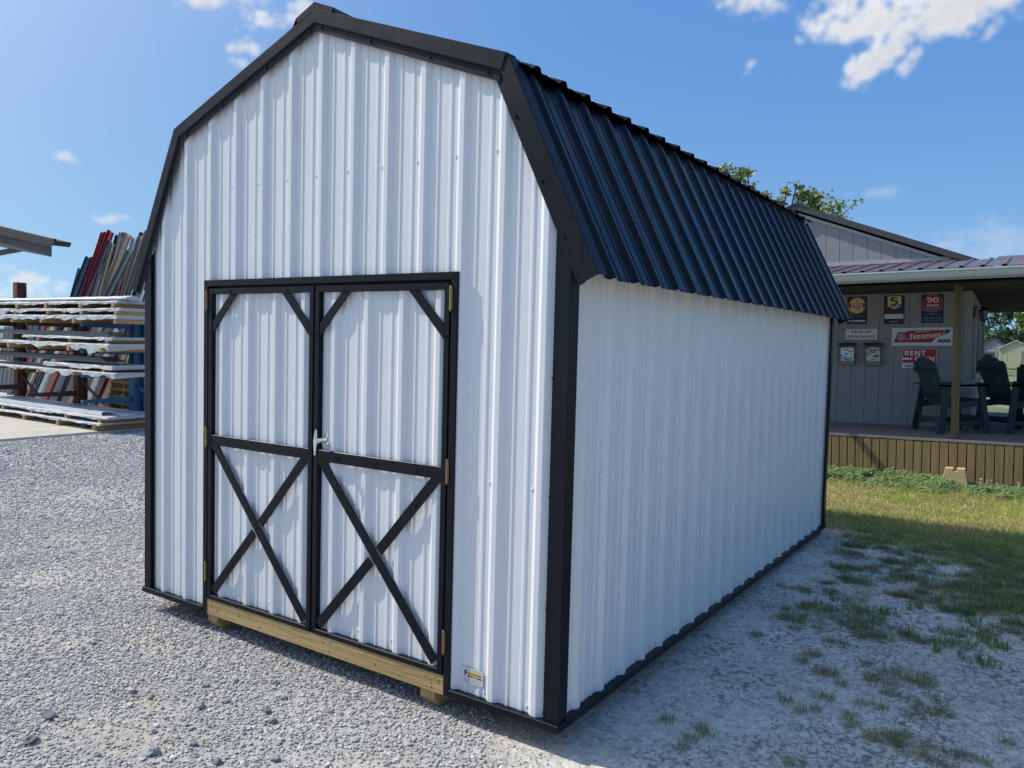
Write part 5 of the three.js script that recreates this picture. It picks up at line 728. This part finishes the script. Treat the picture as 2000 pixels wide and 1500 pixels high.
{
  const B = [-2.7, 0, -17], A = [[-4.26, 6.32, .14], [-3.68, 6.19, .14], [-3.33, 6.12, .2], [-3.15, 6.2, .16], [-2.92, 6.08, .17], [-3.09, 5.93, .25], [-3.57, 5.95, .22], [-2.85, 5.74, .2], [-3.24, 5.75, .26], [-4.0, 5.9, .3], [-2.77, 5.45, .14], [-2.47, 5.32, .2], [-2.32, 5.36, .18], [-2.03, 5.3, .17], [-1.82, 5.47, .15], [-1.64, 5.6, .12], [-1.58, 5.34, .2], [-1.36, 5.38, .2], [-1.22, 5.44, .13], [-1.38, 5.16, .24], [-1.18, 5.06, .15], [-1.67, 5.15, .22], [-1.0, 4.85, .2]];
  const lobes = A.map(([x, y, R], i) => [x - 0.4 - B[0], y, (hash(i, 3) - 0.5) * 0.9, R * 1.12, 1.25]);
  const r = mulberry(8); for (let k = 0; k < 26; k++) lobes.push([(r() - 0.5) * 3.6, 3.0 + 1.9 * r(), (r() - 0.5) * 3.4, 0.45 + 0.25 * r(), 0.5]);
  tree('maple_tree', 'leafy maple rising behind the office roof', undefined, B, 3.0, 0.16, lobes, 0.085, 9000, mapleCols, 41);
  const far = (x, z, h, w, cols, seed, label) => { const q = mulberry(seed), l = []; for (let k = 0; k < 34; k++) { const a = q() * 6.28, y = h * (0.22 + 0.74 * q()), k2 = Math.sqrt(Math.max(0.05, 1 - ((y / h - 0.5) / 0.52) ** 2)), d = w * k2 * Math.sqrt(q()); l.push([Math.cos(a) * d, y, Math.sin(a) * d, w * (0.24 + 0.14 * q())]); } tree('far_tree', label, 'trees far behind the display sheds', [x, 0.3, z], h * 0.4, 0.3, l, 0.36, 5200, cols, seed); };
  const cool = [[0.12, 0.19, 0.09], [0.17, 0.25, 0.13], [0.08, 0.14, 0.065]], warm = [[0.2, 0.28, 0.05], [0.27, 0.33, 0.07], [0.13, 0.2, 0.035]];
  const side = (x, z, h, w, seed, label) => { const q = mulberry(seed), l = []; for (let k = 0; k < 30; k++) { const a = q() * 6.28, y = h * (0.18 + 0.8 * q()), k2 = Math.sqrt(Math.max(0.05, 1 - ((y / h - 0.5) / 0.54) ** 2)), d = w * k2 * Math.sqrt(q()); l.push([Math.cos(a) * d, y, Math.sin(a) * d, w * (0.3 + 0.14 * q())]); } tree('side_tree', label, 'trees along the right side of the yard', [x, -0.05, z], h * 0.4, 0.2, l, 0.22, 4200, warm, seed); };
  side(27, 6, 7.5, 3.2, 71, 'round green tree farthest forward in the row right of the yard'); side(28, -1, 8.5, 3.6, 72, 'tall green tree second in the row right of the yard'); side(26.5, -8, 7, 3.2, 73, 'low green tree in the middle of the row right of the yard'); side(28, -15, 9, 3.8, 74, 'tallest green tree in the row right of the yard'); side(27, -23, 8, 3.4, 75, 'green tree last in the row right of the yard');
  far(-4.5, -108, 9.5, 4.6, cool, 61, 'tall grey green tree far behind the grey display shed'); far(1.2, -114, 9.5, 4.4, cool, 62, 'blue green tree in the gap between the two display sheds'); far(4.2, -104, 9, 5.0, warm, 63, 'bright yellow green tree far behind the cream display shed'); far(12, -112, 9, 5, warm, 64, 'broad tree beyond the right edge of the porch'); far(-13, -112, 10, 5, cool, 65, 'broad tree far behind the office');
}
{ // display sheds far behind
  const ds = (x, z, w, base, eave, peak, d, wall, roof, label) => {
    const s = thing('display_shed', label, 'shed', 'display sheds far behind the porch'); s.position.set(x, base, z); const e = eave - base, p = peak - base;
    part(s, 'wall', uvm(plate([[-w, 0.12], [w, 0.12], [w, e], [0, p], [-w, e]], -d, 0, 0.01), 'y'), wall);
    for (const sx of [-1, 1]) { part(s, 'roof', uvm(plate(sx > 0 ? [[0, p + 0.02], [w + 0.12, e - 0.06], [w + 0.12, e + 0.02], [0, p + 0.1]] : [[-w - 0.12, e - 0.06], [0, p + 0.02], [0, p + 0.1], [-w - 0.12, e + 0.02]], -d - 0.1, 0.12, 0.01), 'z'), roof); part(s, 'runner', cspan(sx * w * 0.7 - 0.06, sx * w * 0.7 + 0.06, -0.1, 0.12, -d, 0, 0.01), trimPale); }
    for (let k = -w + 0.2; k < w; k += 0.4) part(s, 'batten', cspan(k - 0.012, k + 0.012, 0.14, Math.min(e, p - Math.abs(k) * (p - e) / w) - 0.05, 0.001, 0.014, 0.002), wall);
    const dr = part(s, 'door', uvm(cspan(-0.45, 0.45, 0.14, Math.min(1.6, e), 0.015, 0.05, 0.006), 'y'), wall); part(dr, 'door_trim', cspan(-0.5, 0.5, Math.min(1.62, e + 0.02), Math.min(1.7, e + 0.1), 0.015, 0.06, 0.006), trimPale);
  };
  ds(-1.2, -84, 1.25, 0.36, 2.15, 3.12, 4, std(0.2, 0.2, 0.235, 0.8), std(0.07, 0.07, 0.085, 0.5), 'grey display shed with dark gable roof seen beyond the office corner'); ds(0.68, -80, 1.25, 0.34, 2.2, 2.9, 5, std(0.45, 0.43, 0.27, 0.8), std(0.5, 0.5, 0.54, 0.4), 'cream display shed with pale roof seen past the porch chair');
}
{ // a small loader parked by the sheds
  const m = thing('skid_loader', 'small dark loader with yellow arms parked before the grey display shed', 'loader'); m.position.set(-0.5, 0.27, -62); m.rotation.y = 0.5; m.scale.setScalar(0.85); const K = std(0.015, 0.014, 0.013, 0.5), Y = std(0.28, 0.2, 0.02, 0.5);
  part(m, 'body', cbox(1.0, 0.7, 1.6, 0.08, 0, 0.75, 0), K); part(m, 'cab', merge([beam([-0.4, 1.1, 0.4], [-0.4, 1.75, 0.25], 0.1, 0.1), beam([0.4, 1.1, 0.4], [0.4, 1.75, 0.25], 0.1, 0.1), cbox(0.9, 0.08, 0.9, 0.02, 0, 1.78, -0.1), cbox(0.8, 0.6, 0.6, 0.05, 0, 1.4, -0.2)]), K);
  for (const s of [-1, 1]) { part(m, 'arm', beam([s * 0.62, 1.55, -0.7], [s * 0.62, 0.6, 1.3], 0.14, 0.2, 0.02), Y); for (const z of [-0.5, 0.5]) part(m, 'wheel', new THREE.CylinderGeometry(0.38, 0.38, 0.28, 18).rotateZ(Math.PI / 2).translate(s * 0.66, 0.38, z), K); }
  part(m, 'bucket', plate([[0, 0], [0.6, 0], [0.6, 0.06], [0.1, 0.5], [0, 0.5]], -0.75, 0.75, 0.01).rotateY(-Math.PI / 2).translate(0, 0.1, 1.4), Y);
}
renderer.render(scene, camera);
